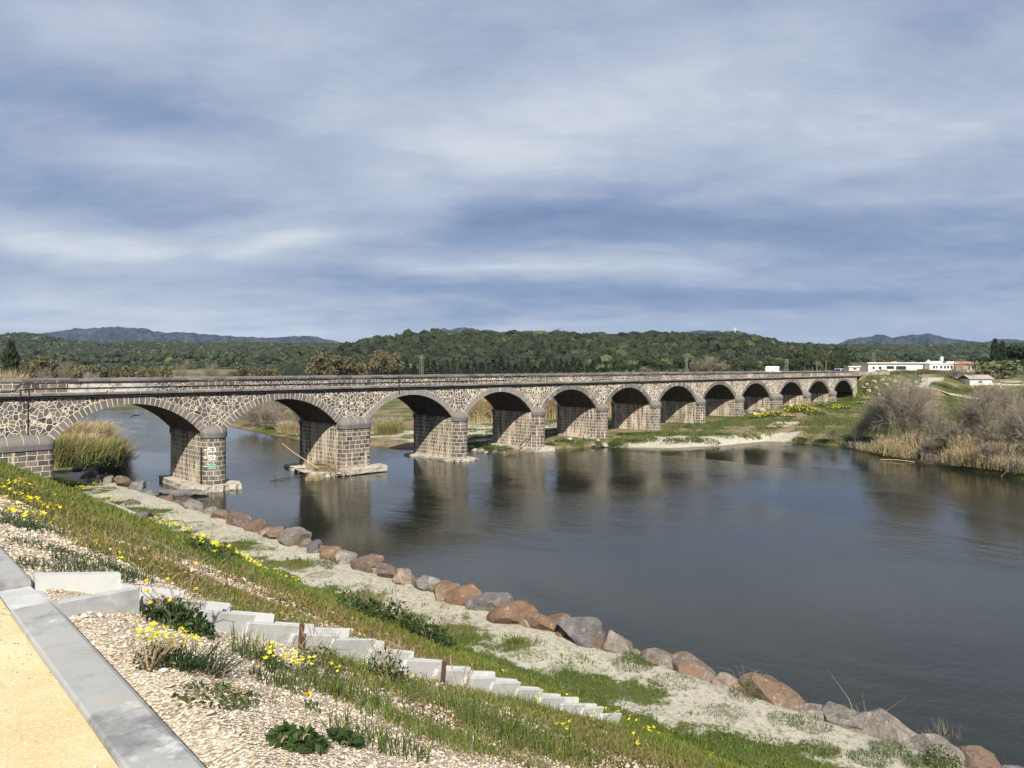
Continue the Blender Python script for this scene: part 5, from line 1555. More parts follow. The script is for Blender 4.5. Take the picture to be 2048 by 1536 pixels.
# cormorant-like dark bird skimming the upstream water
bp = DP(270, 831.5, 92)
bm_ = bmesh.new()
vs_ = [bm_.verts.new(c) for c in [(-.62, -.03, -.26), (-.34, 0, -.05), (-.12, 0, .04), (.12, 0, .05), (.36, 0, .06), (.62, .02, .10)]]
for a, b in zip(vs_[:-1], vs_[1:]): bm_.edges.new((a, b))
w1 = bm_.verts.new((.02, -.25, .10)); w2 = bm_.verts.new((.10, -.55, .04)); bm_.edges.new((vs_[3], w1)); bm_.edges.new((w1, w2))
w3 = bm_.verts.new((.02, .25, .12)); w4 = bm_.verts.new((.12, .55, .08)); bm_.edges.new((vs_[3], w3)); bm_.edges.new((w3, w4))
me = bpy.data.meshes.new('bird'); bm_.to_mesh(me); bm_.free()
me.materials.append(M_black)
bo = link('bird', me, loc=bp)
bo.rotation_euler = (0, 0, math.radians(-45))
mod = bo.modifiers.new('skin', 'SKIN')
for v_, r_s in zip(me.skin_vertices[0].data, [(.045, .045), (.05, .05), (.09, .09), (.13, .12), (.09, .08), (.03, .05), (.09, .03), (.02, .02), (.09, .03), (.02, .02)]):
    v_.radius = r_s
me.skin_vertices[0].data[3].use_root = True
bo.modifiers.new('sub', 'SUBSURF').levels = 1
bo.modifiers['sub'].render_levels = 2
tag(bo, 'dark bird flying low over the water seen under the first arch', 'bird')
#%%PART5
# ------------------------------------------------------------------ hills and mountains
rh = np.random.RandomState(77)
def prof(pts):
    X = [p[0] for p in pts]; Y = [p[1] for p in pts]
    return lambda x: np.interp(x, X, Y)
P_MID = prof([(480, 760), (560, 746), (640, 722), (680, 702), (720, 690), (760, 681), (850, 672), (950, 672), (1050, 675), (1120, 670), (1200, 676), (1300, 671), (1400, 675), (1480, 674), (1530, 682), (1570, 693), (1640, 700), (1700, 709), (1740, 722), (1800, 745), (1900, 760)])
def HMID(xc, yc):
    px = 1024 + xc / yc * FPX
    zr = np.maximum(CAMZ + (HOR - P_MID(px) - 5) / FPX * 620, -2)
    k = sstep(yc, 395, 625) ** .9
    bk = 1 - .35 * sstep(yc, 640, 850)
    n = 1.6 * wob(xc, yc, 38) + .8 * wob(xc, yc, 14, 2)
    return 1.2 + (zr - 1.2) * k * bk + n * k * np.clip(zr / 20, 0, 1)
P_FAR = prof([(-700, 690), (-150, 690), (0, 676), (45, 672), (75, 675), (120, 684), (180, 691), (300, 691), (500, 692), (680, 694), (1600, 695), (1750, 696), (1850, 697), (1950, 694), (2048, 692), (2800, 690)])
def HFAR(xc, yc):
    px = 1024 + xc / yc * FPX
    zt = CAMZ + (HOR - P_FAR(px)) / FPX * 1700
    z1 = 26 + 5 * wob(xc, yc, 120, 3)
    a = sstep(yc, 720, 960); b = sstep(yc, 980, 1700)
    return 1.0 + (z1 - 1) * a + (zt - z1) * b + a * (2.4 * wob(xc, yc, 60) + 1.6 * wob(xc, yc, 25, 5)) - sstep(yc, 1720, 2300) * zt * .8
def _wood(t, b):
    P = t.pos()
    n = t.noise(P, .05, 4, .6); n2 = t.noise(P, .35, 4, .7)
    c = t.mix(n2, (.016, .026, .010), (.060, .070, .026))
    c = t.mix(t.step(n, .60, .70), c, (.16, .12, .08))
    t.put(b.inputs['Base Color'], c)
M_hill = material('wooded_hill', _wood, .95, .05)
def hill_mesh(name, xs, ys, hf, mat, label):
    X, Y = np.meshgrid(xs, ys, indexing='ij')
    XC = X * Y                                   # xs are slopes off the viewing axis
    Z_ = hf(XC, Y)
    U_, V__ = (XC + Y) / S2, (Y - XC) / S2
    ii = np.arange(X.size).reshape(X.shape)
    Fq = np.stack([ii[:-1, :-1], ii[1:, :-1], ii[1:, 1:], ii[:-1, 1:]], -1).reshape(-1, 4)
    me = mesh_from(name, np.stack([U_, V__, Z_], -1).reshape(-1, 3), [Fq], [mat], None, True)
    return tag(link(name, me), label, 'hill', kind='structure')
hill_mesh('hill', np.linspace(-.40, .60, 150), np.linspace(392, 900, 70), HMID, M_hill, 'wooded hill rising behind the bridge')
hill_mesh('far_hills', np.linspace(-1.05, 1.05, 260), np.linspace(710, 2400, 90), HFAR, M_hill, 'long low wooded plateau in the distance')

def _mount(t, b):
    P = t.pos()
    n = t.noise(t.mapv(P, scale=(1, 1, 1.6)), .009, 8, .62); n2 = t.noise(P, .03, 6, .7)
    c = t.mix(t.step(t.math('ADD', t.math('MULTIPLY', n, .5), t.math('MULTIPLY', n2, .5)), .46, .56), (.010, .016, .012), (.075, .075, .080))
    t.put(b.inputs['Base Color'], c)
    t.put(b.inputs['Normal'], t.bump(t.math('ADD', n2, n), 1.0, 40))
M_mount = material('mountain_rock', _mount, .95, .05)
def mountain(pts, D_, label, seed, green=0):
    xs = np.linspace(pts[0][0], pts[-1][0], max(40, int((pts[-1][0] - pts[0][0]) / 3)))
    pr = prof(pts)
    r = np.random.RandomState(seed)
    top = CAMZ + (HOR - pr(xs)) / FPX * D_
    nx = len(xs)
    jag = np.convolve(r.normal(0, 1, nx + 8), np.ones(3) / 3, 'same')[4:4 + nx] * D_ * .0008
    edge = np.clip(np.minimum(np.arange(nx), nx - 1 - np.arange(nx)) / 5, 0, 1)
    top = top + jag * edge
    rows = []
    K = 26
    for k in range(K):
        f = k / (K - 1)
        Y = D_ * (.80 + .20 * f) if k < K else D_
        h = np.where(True, f ** .85, 1)
        spur = np.array([mnoise.fractal(Vector((x * .045, f * 3.0, seed)), 1.0, 2.0, 5) for x in xs])
        z = (top - 5) * h + spur * (top * .28) * math.sin(math.pi * f) + 2
        xc = (xs - 1024) / FPX * Y
        rows.append(np.stack([(xc + Y) / S2, (Y - xc) / S2, z], 1))
    back = rows[-1].copy(); back[:, :2] *= 1.12; back[:, 2] = 0
    rows.append(back)
    R = np.array(rows); ii = np.arange(R.shape[0] * nx).reshape(-1, nx)
    Fq = np.stack([ii[:-1, :-1], ii[:-1, 1:], ii[1:, 1:], ii[1:, :-1]], -1).reshape(-1, 4)
    me = mesh_from('mountain', R.reshape(-1, 3), [Fq], [M_mount], None, True)
    tag(link('mountain', me), label, 'mountain', kind='structure')
mountain([(-300, 690), (-60, 676), (20, 668), (80, 666), (120, 662), (150, 656), (175, 656), (200, 655), (235, 652.5), (262, 656), (290, 656), (310, 661), (335, 665), (370, 664), (420, 668), (480, 673), (540, 675), (580, 672), (615, 671), (640, 675), (670, 681), (720, 700)], 6200, 'long rocky blue mountain range at the left', 1)
mountain([(850, 700), (868, 665), (886, 655), (900, 659), (920, 653), (945, 656), (958, 660), (980, 659), (1000, 664), (1040, 662), (1062, 660), (1090, 664), (1110, 672), (1140, 700)], 6600, 'pointed blue peaks behind the central hill', 2)
mountain([(1190, 700), (1225, 668), (1250, 664), (1275, 668), (1330, 670), (1362, 664), (1400, 660.5), (1445, 661), (1475, 661), (1495, 667), (1530, 680), (1560, 700)], 6400, 'low rounded blue ridge behind the white cross', 3)
mountain([(1655, 705), (1680, 685), (1700, 677), (1728, 674), (1752, 669.5), (1768, 668), (1785, 676), (1800, 671), (1830, 669), (1858, 667), (1880, 671), (1905, 677), (1940, 681), (1965, 684), (2000, 700)], 5600, 'craggy rocky mountain at the right', 4)
mountain([(1930, 705), (1960, 686), (1990, 678), (2015, 677), (2045, 680), (2080, 683), (2200, 690), (2400, 700)], 6000, 'pinkish rocky ridge at the far right edge', 5)

def to_uv(xc, yc): return (xc + yc) / S2, (yc - xc) / S2
def crowns(name, XC, YC, Z, Rr, mat, label, sub=1, ncard=0, csize=1.0, pale=.08, flat=.85, seed=1):
    r = np.random.RandomState(seed)
    V0_, F0 = ico(sub)
    N = len(XC)
    U_, V__ = to_uv(XC, YC)
    jit = 1 + r.normal(0, .16, (N, len(V0_), 1))
    base = V0_[None] * jit * Rr[:, None, None] * np.array([1, 1, flat])
    ctr = np.stack([U_, V__, Z + Rr * .55], 1)
    V_ = (base + ctr[:, None, :]).reshape(-1, 3)
    F_ = (F0[None] + (np.arange(N) * len(V0_))[:, None, None]).reshape(-1, 3)
    col = r.uniform(.55, 1.45, (N, 1)) * (np.array([[1, 1, 1]]) + r.uniform(0, 1, (N, 1)) * np.array([[.10, .06, .05]]))
    pm = r.rand(N) < pale
    col[pm] = col[pm] * np.array([2.3, 2.3, 2.2])
    bm_ = r.rand(N) < .008
    col[bm_] = col[bm_] * np.array([2.0, 1.3, 1.5])
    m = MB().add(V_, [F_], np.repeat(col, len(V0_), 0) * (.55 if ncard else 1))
    if ncard:
        i = np.repeat(np.arange(N), ncard)
        d = r.normal(0, 1, (len(i), 3)); d[:, 2] = np.abs(d[:, 2]) * .9 - .15
        d /= np.linalg.norm(d, axis=1)[:, None]
        P = ctr[i] + d * Rr[i][:, None] * np.array([1.02, 1.02, flat]) * r.uniform(.85, 1.15, (len(i), 1))
        V2, F2, c2 = cards(r, P, csize * r.uniform(.6, 1.3, len(i)), .8, (1, 1, 1), .4, .8, nrm=d)
        m.add(V2, F2, c2 * np.repeat(col[i], 4, 0))
    me = m.data(name, mat)
    return tag(link(name, me), label, 'wood', kind='stuff')
# oak wood on the middle hill
n = 8200
tt = rh.uniform(-.34, .53, n); YC = np.sqrt(rh.uniform(405 ** 2, 700 ** 2, n)); XC = tt * YC
Z = HMID(XC, YC)
k = (Z > 2.0)
clear = ((1024 + XC / YC * FPX > 1570) & (1024 + XC / YC * FPX < 1640) & (YC < 470))
k &= ~clear
XC, YC, Z = XC[k], YC[k], Z[k]
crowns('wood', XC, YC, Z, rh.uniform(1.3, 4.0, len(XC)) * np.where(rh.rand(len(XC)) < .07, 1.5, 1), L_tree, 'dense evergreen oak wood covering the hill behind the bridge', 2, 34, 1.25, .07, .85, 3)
n = 26000
tt = rh.uniform(-.95, .95, n); YC = np.sqrt(rh.uniform(760 ** 2, 1760 ** 2, n)); XC = tt * YC
k = (tt < -.12) | (tt > .28)
dens = wob(XC, YC, 90, 4) + .5 * wob(XC, YC, 35, 7)
k &= (dens > -.75) | (YC < 1000)
XC, YC = XC[k], YC[k]; Z = HFAR(XC, YC)
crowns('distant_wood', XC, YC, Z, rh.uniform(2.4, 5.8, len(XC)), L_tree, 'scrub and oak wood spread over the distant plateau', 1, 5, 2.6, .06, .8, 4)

# ------------------------------------------------------------------ single trees
def tree_meshes(seed, kind):
    r = np.random.RandomState(seed)
    cr = MB(); tr = MB()
    if kind == 'round':       # unit height 1, crown radius about .38
        tr.tube([[0, 0, -.05], [.01, .01, .25], [.03, -.01, .5], [.02, .02, .75]], [.035, .028, .018, .006], 6)
        for k in range(5):
            a = r.uniform(0, 6.28); e = [.25 * math.cos(a), .25 * math.sin(a), r.uniform(.5, .8)]
            tr.tube([[0, 0, .25], [e[0] * .5, e[1] * .5, .42], e], [.02, .013, .004], 5)
        lobes = [(r.normal(0, .17), r.normal(0, .17), r.uniform(.38, .80), r.uniform(.13, .22)) for _ in range(11)]
        P = []; D_ = []
        for (x, y, z, rad) in lobes:
            d = r.normal(0, 1, (130, 3)); d /= np.linalg.norm(d, axis=1)[:, None]
            P.append(np.array([x, y, z]) + d * rad * r.uniform(.45, 1.1, (130, 1))); D_.append(d)
        P = np.concatenate(P); D_ = np.concatenate(D_)
        V_, Fs, c_ = cards(r, P, .075 * r.uniform(.6, 1.3, len(P)), .8, (1, 1, 1), .4, .75, nrm=D_)
        cr.add(V_, Fs, c_)
    elif kind == 'cypress':
        tr.tube([[0, 0, -.05], [0, 0, .5], [0, 0, .9]], [.018, .012, .004], 6)
        n = 1500
        z = r.uniform(.04, 1.0, n); rad = .105 * np.sqrt(np.clip(1 - ((z - .38) / .64) ** 2, .0, 1)) * (1 + .16 * np.sin(z * 23 + 2))
        a = r.uniform(0, 6.28, n); q = rad * r.uniform(.6, 1.08, n)
        P = np.stack([np.cos(a) * q, np.sin(a) * q, z], 1)
        V_, Fs, c_ = blades(r, P, .06 * r.uniform(.6, 1.3, n), .022, .35, (1, 1, 1), .45)
        cr.add(V_, Fs, c_)
    elif kind == 'cone':
        tr.tube([[0, 0, -.05], [0, 0, .5], [0, 0, .9]], [.025, .018, .004], 6)
        n = 1200
        z = r.uniform(.03, 1.0, n); rad = .24 * (1 - z) ** .75 * (1 + .2 * np.sin(z * 30)) + .01
        a = r.uniform(0, 6.28, n); q = rad * r.uniform(.5, 1.12, n)
        P = np.stack([np.cos(a) * q, np.sin(a) * q, z], 1)
        V_, Fs, c_ = cards(r, P, .055 * r.uniform(.6, 1.3, n), 1, (1, 1, 1), .45, .8)
        cr.add(V_, Fs, c_)
    return cr, tr
VAR = {}
for kd, mats in (('round', (L_tree, L_olive, L_pale, L_cyp)), ('cypress', (L_cyp,)), ('cone', (L_cyp, L_tree))):
    for mt in mats:
        VAR[(kd, mt.name)] = []
        for s_ in range(3 if kd == 'round' else 2):
            c_, t_ = tree_meshes(900 + s_ * 7 + len(kd), kd)
            VAR[(kd, mt.name)].append((c_.data('crown', mt), t_.data('trunk', L_trunk)))
rt = np.random.RandomState(50)
def tree(kd, mt, p, H, wd, label, group=None, name='tree'):
    cm, tm = VAR[(kd, mt.name)][rt.randint(len(VAR[(kd, mt.name)]))]
    root = empty(name, label, 'tree', p, rt.uniform(0, 6.28), group)
    root.scale = (wd, wd, H)
    link('crown', cm, root); link('trunk', tm, root)
    return root
def base_at(x, Y):
    xc = (x - 1024) / FPX * Y
    u_, v_, _ = W(xc, Y)
    z = ht(u_, v_)
    if Y > 393: z = max(z, float(HMID(xc, Y)))
    return u_, v_, z
def tree_px(kd, mt, x, ytop, wpx, Y, label, group=None, name='tree'):
    u_, v_, z = base_at(x, Y)
    top = CAMZ + (HOR - ytop) / FPX * Y
    H = max(2.5, top - z) * (1.12 if kd == 'round' else 1.0)
    wd = wpx * Y / FPX / {'round': .78, 'cypress': .21, 'cone': .46}[kd]
    return tree(kd, mt, (u_, v_, z - .1), H, wd, label, group, name)
tree_px('cypress', L_cyp, 22, 686, 31, 150, 'tall dark cypress at the left edge behind the bridge', name='cypress_tree')
ow = [(48, 735, 30), (62, 724, 40), (86, 716, 46), (108, 718, 40), (128, 726, 30), (150, 731, 34), (176, 730, 34), (195, 733, 30), (212, 733, 26), (228, 735, 26), (246, 735, 34), (266, 736, 28), (284, 736, 26), (304, 736, 30), (322, 735, 30), (342, 740, 24), (470, 740, 30), (490, 733, 34), (512, 738, 26), (532, 735, 28), (548, 738, 20), (632, 716, 40), (650, 708, 50), (672, 706, 50), (696, 712, 46), (716, 722, 34), (758, 702, 36), (778, 706, 40), (792, 716, 30)]
for k, (x, y, wpx) in enumerate(ow):
    tree_px('round', L_olive, x, y, wpx * 1.05, 340 + (k * 37) % 30, 'olive brown riverside tree, %s from the left along the bridge parapet' % ORD[k], 'olive brown trees beyond the bridge')
for k, (x, y, wpx) in enumerate([(180, 745, 26), (360, 742, 22), (415, 738, 36), (430, 742, 22), (85, 738, 30), (130, 742, 26)]):
    u_, v_, z = base_at(x, 335)
    H_ = CAMZ + (HOR - y) / FPX * 335 - z
    bare((u_, v_), 3 if k % 2 else 1, (wpx * 335 / FPX / 5.0, H_ / 5.6), k, 'bare grey tree among olive brown trees, %s from the left' % ORD[k], 'bare grey trees beyond the bridge', z=z, name='bare_tree')
x = 712; k = 0
while x < 1215 and k < 40:
    y = 722 + 7 * math.sin(x * .13) + rt.uniform(-4, 4)
    tree_px('cone' if k % 5 else 'cypress', L_cyp, x, y, rt.uniform(16, 26) if k % 5 else 9, rt.uniform(385, 410), 'dark conifer, %s from the left in the row at the hill foot' % ORD[k], 'dark conifers along the hill foot', 'conifer_tree')
    x += rt.uniform(11, 16); k += 1
for k, x in enumerate(np.linspace(1215, 1560, 24)):
    tree_px('round', L_tree if k % 4 else L_pale, x + rt.uniform(-5, 5), 722 + rt.uniform(-7, 8), rt.uniform(22, 34), rt.uniform(375, 410), 'rounded green tree at the hill foot, %s from the left right of the conifers' % ORD[k], 'rounded trees along the hill foot')
for k, (x, y, wpx, Y, m_) in enumerate([(1590, 718, 30, 330, L_tree), (1640, 708, 34, 420, L_tree), (1655, 702, 30, 430, L_olive), (1670, 704, 26, 420, L_tree), (1690, 698, 34, 400, L_tree), (1706, 712, 26, 380, L_tree), (1625, 700, 30, 470, L_tree), (1600, 697, 30, 480, L_tree), (1580, 694, 26, 500, L_olive), (1665, 724, 26, 330, L_tree), (1690, 727, 30, 320, L_tree), (1720, 727, 22, 330, L_olive), (1730, 715, 26, 420, L_tree), (1755, 716, 30, 480, L_olive), (1780, 712, 26, 520, L_olive), (1610, 705, 22, 440, L_tree), (1650, 716, 30, 360, L_tree), (1635, 722, 20, 350, L_pale)]):
    tree_px('round', m_, x, y, wpx, Y, 'round tree on the rise beyond the far bridge end, %s of that group' % ORD[k], 'trees beyond the far bridge end')
for k, (x, y, wpx, Y) in enumerate([(1990, 679, 15, 300), (2005, 684, 14, 303), (2017, 694, 16, 306)]):
    tree_px('cypress', L_cyp, x, y, wpx, Y, '%s dark cypress from the left at the upper right edge' % ORD[k], 'cypresses at the right', 'cypress_tree')
for k, (x, y, wpx, Y) in enumerate([(1968, 712, 40, 320), (2025, 696, 50, 310), (2048, 690, 60, 300), (2072, 698, 60, 300), (2035, 715, 46, 280), (1985, 720, 36, 300), (2062, 722, 50, 270)]):
    tree_px('round', L_cyp if ('round', L_cyp.name) in VAR else L_tree, x, y, wpx, Y, 'big dark pine at the right edge, %s of the cluster' % ORD[k], 'dark pines at the right edge', 'pine_tree')
for k, (x, y, wpx, Y) in enumerate([(1985, 721, 74, 252), (1962, 736, 44, 246), (2006, 740, 44, 248)]):
    tree_px('round', L_pale, x, y, wpx, Y, ['large domed grey green tree behind the small hut', 'lower left grey green bush of the domed tree behind the hut', 'lower right grey green bush of the domed tree behind the hut'][k], None, 'tree')
for k, (x, y, wpx, Y) in enumerate([(1920, 733, 36, 232), (1905, 740, 30, 230), (1935, 745, 26, 228), (1395, 725, 40, 370), (1420, 722, 40, 370), (1440, 728, 30, 372), (1290, 737, 20, 360)]):
    u_, v_, z = base_at(x, Y); H_ = CAMZ + (HOR - y) / FPX * Y - z
    bare((u_, v_), 1 if k % 2 else 0, (wpx * Y / FPX / 5.0, H_ / 5.2), k * 1.3, 'bare grey tree beyond the bridge, %s of those behind ramp and parapet' % ORD[k], 'bare grey trees behind ramp and parapet', z=z, name='bare_tree')
for k, x in enumerate([4, 16, 30]):
    u_, v_, z = base_at(x, 112)
    reed_clump((u_, v_), 700 + k, 300, 1.6, 10.6 - ht(u_, v_) + .8, 'tan cane top over the parapet at the left edge, %s clump' % ORD[k], L_reed, 'cane over the parapet at the left edge', lean=.08, w_=.08)
for k, x in enumerate(np.linspace(1762, 1906, 13)):
    Y = 262 - k * .6
    u_, v_, z = base_at(x, Y)
    reed_clump((u_, v_), 720 + k, 420, 2.0, max(1.2, CAMZ + (HOR - 739 + rt.uniform(-3, 3)) / FPX * Y - z), 'greenish cane before the white building, %s clump from the left' % ORD[k], L_reedg, 'cane before the white building', lean=.35, w_=.07)

# ------------------------------------------------------------------ buildings
def house(x0, x1, Y, ytop, ybase, depth, label, wins=(), wallm=None, roofm=None, roof='flat', name='building', over=.5, ridge=0.0, group=None):
    """a building whose front faces the viewpoint's side; sizes in metres from its distance"""
    xa, xb = (x0 - 1024) / FPX * Y, (x1 - 1024) / FPX * Y
    z1 = CAMZ + (HOR - ytop) / FPX * Y; z0 = CAMZ + (HOR - ybase) / FPX * Y
    wdt = xb - xa; h = z1 - z0
    u_, v_, _ = W((xa + xb) / 2, Y)
    root = empty(name, label, 'building' if wdt > 9 else 'hut' if h > 0 and Y < 400 else 'house', (u_, v_, z0), math.radians(-45), group)
    b = MB().box((0, depth / 2, h / 2 - 1), (wdt, depth, h + 2))
    wl = b.build('wall', wallm or M_render_w, root)
    r = MB()
    if roof == 'flat':
        r.box((0, depth / 2, h + .14), (wdt + over * 2, depth + over * 2, .30))
    else:
        a, c = wdt / 2 + over, -over; d = depth + over
        V_ = [[-a, c, h - .05], [a, c, h - .05], [a, depth / 2, h + ridge], [-a, depth / 2, h + ridge], [a, d, h - .05], [-a, d, h - .05],
              [-a, c, h + .12], [a, c, h + .12], [a, depth / 2, h + ridge + .17], [-a, depth / 2, h + ridge + .17], [a, d, h + .12], [-a, d, h + .12]]
        r.add(V_, [[[6, 7, 8, 9], [9, 8, 10, 11], [1, 0, 3, 2], [2, 3, 5, 4], [0, 1, 7, 6], [4, 5, 11, 10], [1, 2, 8, 7], [2, 4, 10, 8], [3, 0, 6, 9], [5, 3, 9, 11]]])
    r.build('roof', roofm or M_render_w, root)
    for (wx0, wx1, wy0, wy1, mm_) in wins:
        ax, bx = (wx0 - (x0 + x1) / 2) / FPX * Y, (wx1 - (x0 + x1) / 2) / FPX * Y
        za, zb = (ybase - wy1) / FPX * Y, (ybase - wy0) / FPX * Y
        fr = MB().box(((ax + bx) / 2, -.02, (za + zb) / 2), (bx - ax + .16, .10, zb - za + .16))
        fo = fr.build('window', M_render_w if mm_ is not M_render_w else M_steel, root)
        MB().box(((ax + bx) / 2, -.06, (za + zb) / 2), (bx - ax, .08, zb - za)).build('pane', mm_, fo)
    return root
hb = house(1737, 1859, 292, 726.5, 752, 14, 'long low white building with flat roof beyond the far bridge end', [(1745, 1749, 733, 738.5, M_glass), (1757, 1763, 733, 738, M_glass), (1773, 1788, 732, 738, M_glass), (1792, 1812, 732, 739, M_glass), (1829, 1850, 731, 745, M_render_w)], over=.8)
house(1859.5, 1908, 288, 727.5, 752, 12, 'white wing with row of windows right of the long building', [(1866, 1870, 731, 737, M_glass), (1872, 1875, 731, 737, M_glass), (1880, 1884, 731, 737, M_glass), (1888, 1892, 731, 737, M_glass), (1894, 1898, 731, 737, M_glass), (1901, 1905, 731, 737, M_glass)], over=.4)
for k, (x, y, w_, h_, lb) in enumerate([(1788, 724.5, 10, 2.5, 'small grey rooftop unit on the long white building'), (1868, 724, 30, 3, 'wide white rooftop duct on the white wing'), (1883, 718, 3.5, 9, 'thin white flue pipe standing on the white wing'), (1899, 724.5, 14, 3, 'flat rooftop box at the right end of the white wing'), (1856, 722, 4, 5, 'dark satellite dish mast on the building roof')]):
    Y = 295; u_, v_, z = DP(x, y, Y)
    m = MB().box((0, 0, 0), (w_ * Y / FPX, 1.2, h_ * Y / FPX), rz=math.radians(-45)); m.box((0, 0, -h_ * Y / FPX * .5 - .15), (w_ * Y / FPX * .8, .8, .5), rz=math.radians(-45))
    tag(m.build('rooftop_unit', M_steel if k in (0, 4) else M_white, loc=(u_, v_, z)), lb, 'rooftop unit')
house(1911, 1956, 305, 728, 752, 12, 'beige building with red tiled roof right of the white wing', [(1936, 1940, 731, 740, M_glass), (1943, 1953, 731, 736, M_glass)], M_render_b, M_tile, 'gable', ridge=.9)
house(1698, 1719, 236, 734, 745, 3, 'small pale flat roofed hut beside the parked car', [(1706, 1713, 736, 739, M_glass)], M_render_b, M_render_w, over=.3, name='hut')
house(1940, 1984, 225, 758, 771, 5, 'small white hut with low grey roof below the domed tree', [(1957, 1964, 762, 765.5, M_glass)], M_render_w, M_roofg, 'gable', ridge=1.1, name='hut')
house(1912, 1940, 232, 757, 770, 3, 'long low shed roof reaching left of the white hut', [], M_render_b, M_roofg, 'gable', ridge=.7, name='hut')
for k, (x, y, wpx, Y) in enumerate([(50, 693, 9, 1500), (63, 690, 8, 1550), (82, 692, 4, 1500), (135, 687, 6, 1600), (335, 694, 5, 1620), (364, 696, 11, 1560), (390, 694, 9, 1600), (509, 693, 5, 1620), (554, 692, 6, 1620), (605, 693, 5, 1600), (625, 691, 4, 1650), (646, 692, 11, 1600), (650, 698, 6, 1450), (1594, 690, 14, 1500), (1868, 692, 6, 1600), (1621, 688, 5, 1650)]):
    hh_ = wpx * .32
    house(x - wpx / 2, x + wpx / 2, Y, y - hh_ / 2, y + hh_, 7, 'tiny pale house on the distant plateau, %s from the left' % ORD[k], [(x - wpx * .25, x - wpx * .1, y, y + hh_ * .5, M_glass)], M_render_b if k % 3 == 2 else M_render_w, M_tile, 'gable', 'house', .3, 1.4, 'houses scattered on the distant plateau')

for k, (x, y, w_) in enumerate([(1745, 741, 9), (1772, 742, 10), (1822, 743, 8)]):
    Y = 290; p = DP(x, y, Y)
    for f_ in range(1):
        m = MB().tube([[0, 0, 0], [0, 0, -3.6]], .06, 5)
        m.box((0, 0, -.1), (.9, .12, .5), rz=math.radians(-45))
        tag(m.build('facade_post', M_steel, loc=p), 'slim post with box in front of the long white building, %s from the left' % ORD[k], 'post')
# ------------------------------------------------------------------ poles, cross, sign, rails
def lattice(x, ytop, Y, label, w0=1.1, w1=.35, mat=None, arms=True):
    u_, v_, z = base_at(x, Y); top = CAMZ + (HOR - ytop) / FPX * Y; H = top - z
    m = MB(); cs = [(-1, -1), (1, -1), (1, 1), (-1, 1)]
    n = int(H / 1.6)
    for (a, b) in cs:
        m.tube([[a * w0 / 2, b * w0 / 2, 0], [a * w1 / 2, b * w1 / 2, H]], .07, 4)
    for k in range(n):
        f0, f1 = k / n, (k + 1) / n
        a0 = (w0 + (w1 - w0) * f0) / 2; a1 = (w0 + (w1 - w0) * f1) / 2
        for q in range(4):
            (ax, ay), (bx, by) = cs[q], cs[(q + 1) % 4]
            m.tube([[ax * a0, ay * a0, H * f0], [bx * a1, by * a1, H * f1]], .04, 3, cap=False)
    if arms:
        for zz in (H - .3, H - 1.3):
            m.tube([[-.9, .9, zz], [.9, -.9, zz]], .06, 4)
    return tag(m.build('pylon', mat or M_pylon, loc=(u_, v_, z)), label, 'pylon')
lattice(843, 711, 372, 'grey lattice pylon standing behind the conifers above the bridge', 1.6, .9)
lattice(1373, 716, 368, 'grey lattice pylon left of the bare thicket above the bridge', 1.0, .6)
lattice(1573, 718, 300, 'short concrete lattice pylon right of the white van', 1.0, .7)
lattice(1747, 705, 420, 'pale lattice pylon behind the long white building', 1.9, .8)
def pole(x, ytop, Y, label, r_=.12, arm=0, hz=None, m_=None):
    u_, v_, z = base_at(x, Y)
    if Y > 720: z = float(HFAR((x - 1024) / FPX * Y, Y))
    top = CAMZ + (HOR - ytop) / FPX * Y
    m = MB().tube([[0, 0, -.5], [0, 0, (top - z) / 2], [0, 0, top - z]], [r_, r_ * .85, r_ * .7], 6)
    if arm: m.tube([[-arm, arm, top - z - .6], [arm, -arm, top - z - .6]], r_ * .6, 4)
    return tag(m.build('utility_pole', m_ or M_steel, loc=(u_, v_, z)), label, 'pole')
pole(1014, 659, 600, 'thin pole standing on the crest of the central hill', .22, .8)
for k, (x, y) in enumerate([(58, 686), (70, 693), (211, 693), (292, 690), (451, 684), (583, 687), (658, 686)]):
    pole(x, y, 1500, 'far thin pylon on the left plateau, %s from the left' % ORD[k], .5, 1.2)
for k, (x, y, Y) in enumerate([(1652, 722, 300), (1634, 727, 300), (1254, 740, 100 if False else 230)]):
    pole(x, y, Y, ['thin leaning post in the clearing beyond the bridge', 'second thin post left in the clearing beyond the bridge', 'short lamp post just above the bridge parapet'][k], .1)
u_, v_, z = base_at(1470, 610); top = CAMZ + (HOR - 657.5) / FPX * 610
top += 1.2
cr_ = MB().tube([[0, 0, -1], [0, 0, top - z]], .26, 4)
cr_.tube([[-1.5, 1.5, top - z - 1.6], [1.5, -1.5, top - z - 1.6]], .24, 4)
tag(cr_.build('cross', M_wcross, loc=(u_, v_, z)), 'large white cross on top of the wooded hill', 'cross')
# road sign seen from behind and small sign on the ramp
for k, (x, y, Y, w_, h_, lb) in enumerate([(1839, 747, 214, 1.5, .9, 'dark rectangular road sign seen from behind above the ramp'), (1833, 764, 200, .8, .8, 'small grey sign panel on a post on the pale ramp')]):
    u_, v_, z = DP(x, y, Y); g_ = ht(u_, v_)
    m = MB().box((0, 0, 0), (w_, .06, h_), rz=math.radians(-45)); m.tube([[-.3, .36, h_ * .4], [-.3, .36, min(-1.2, g_ - z)]], .05, 5); m.tube([[.36, -.3, h_ * .4], [.36, -.3, min(-1.2, g_ - z)]], .05, 5)
    tag(m.build('road_sign', M_steel if k else M_pipe, loc=(u_, v_, z)), lb, 'sign')
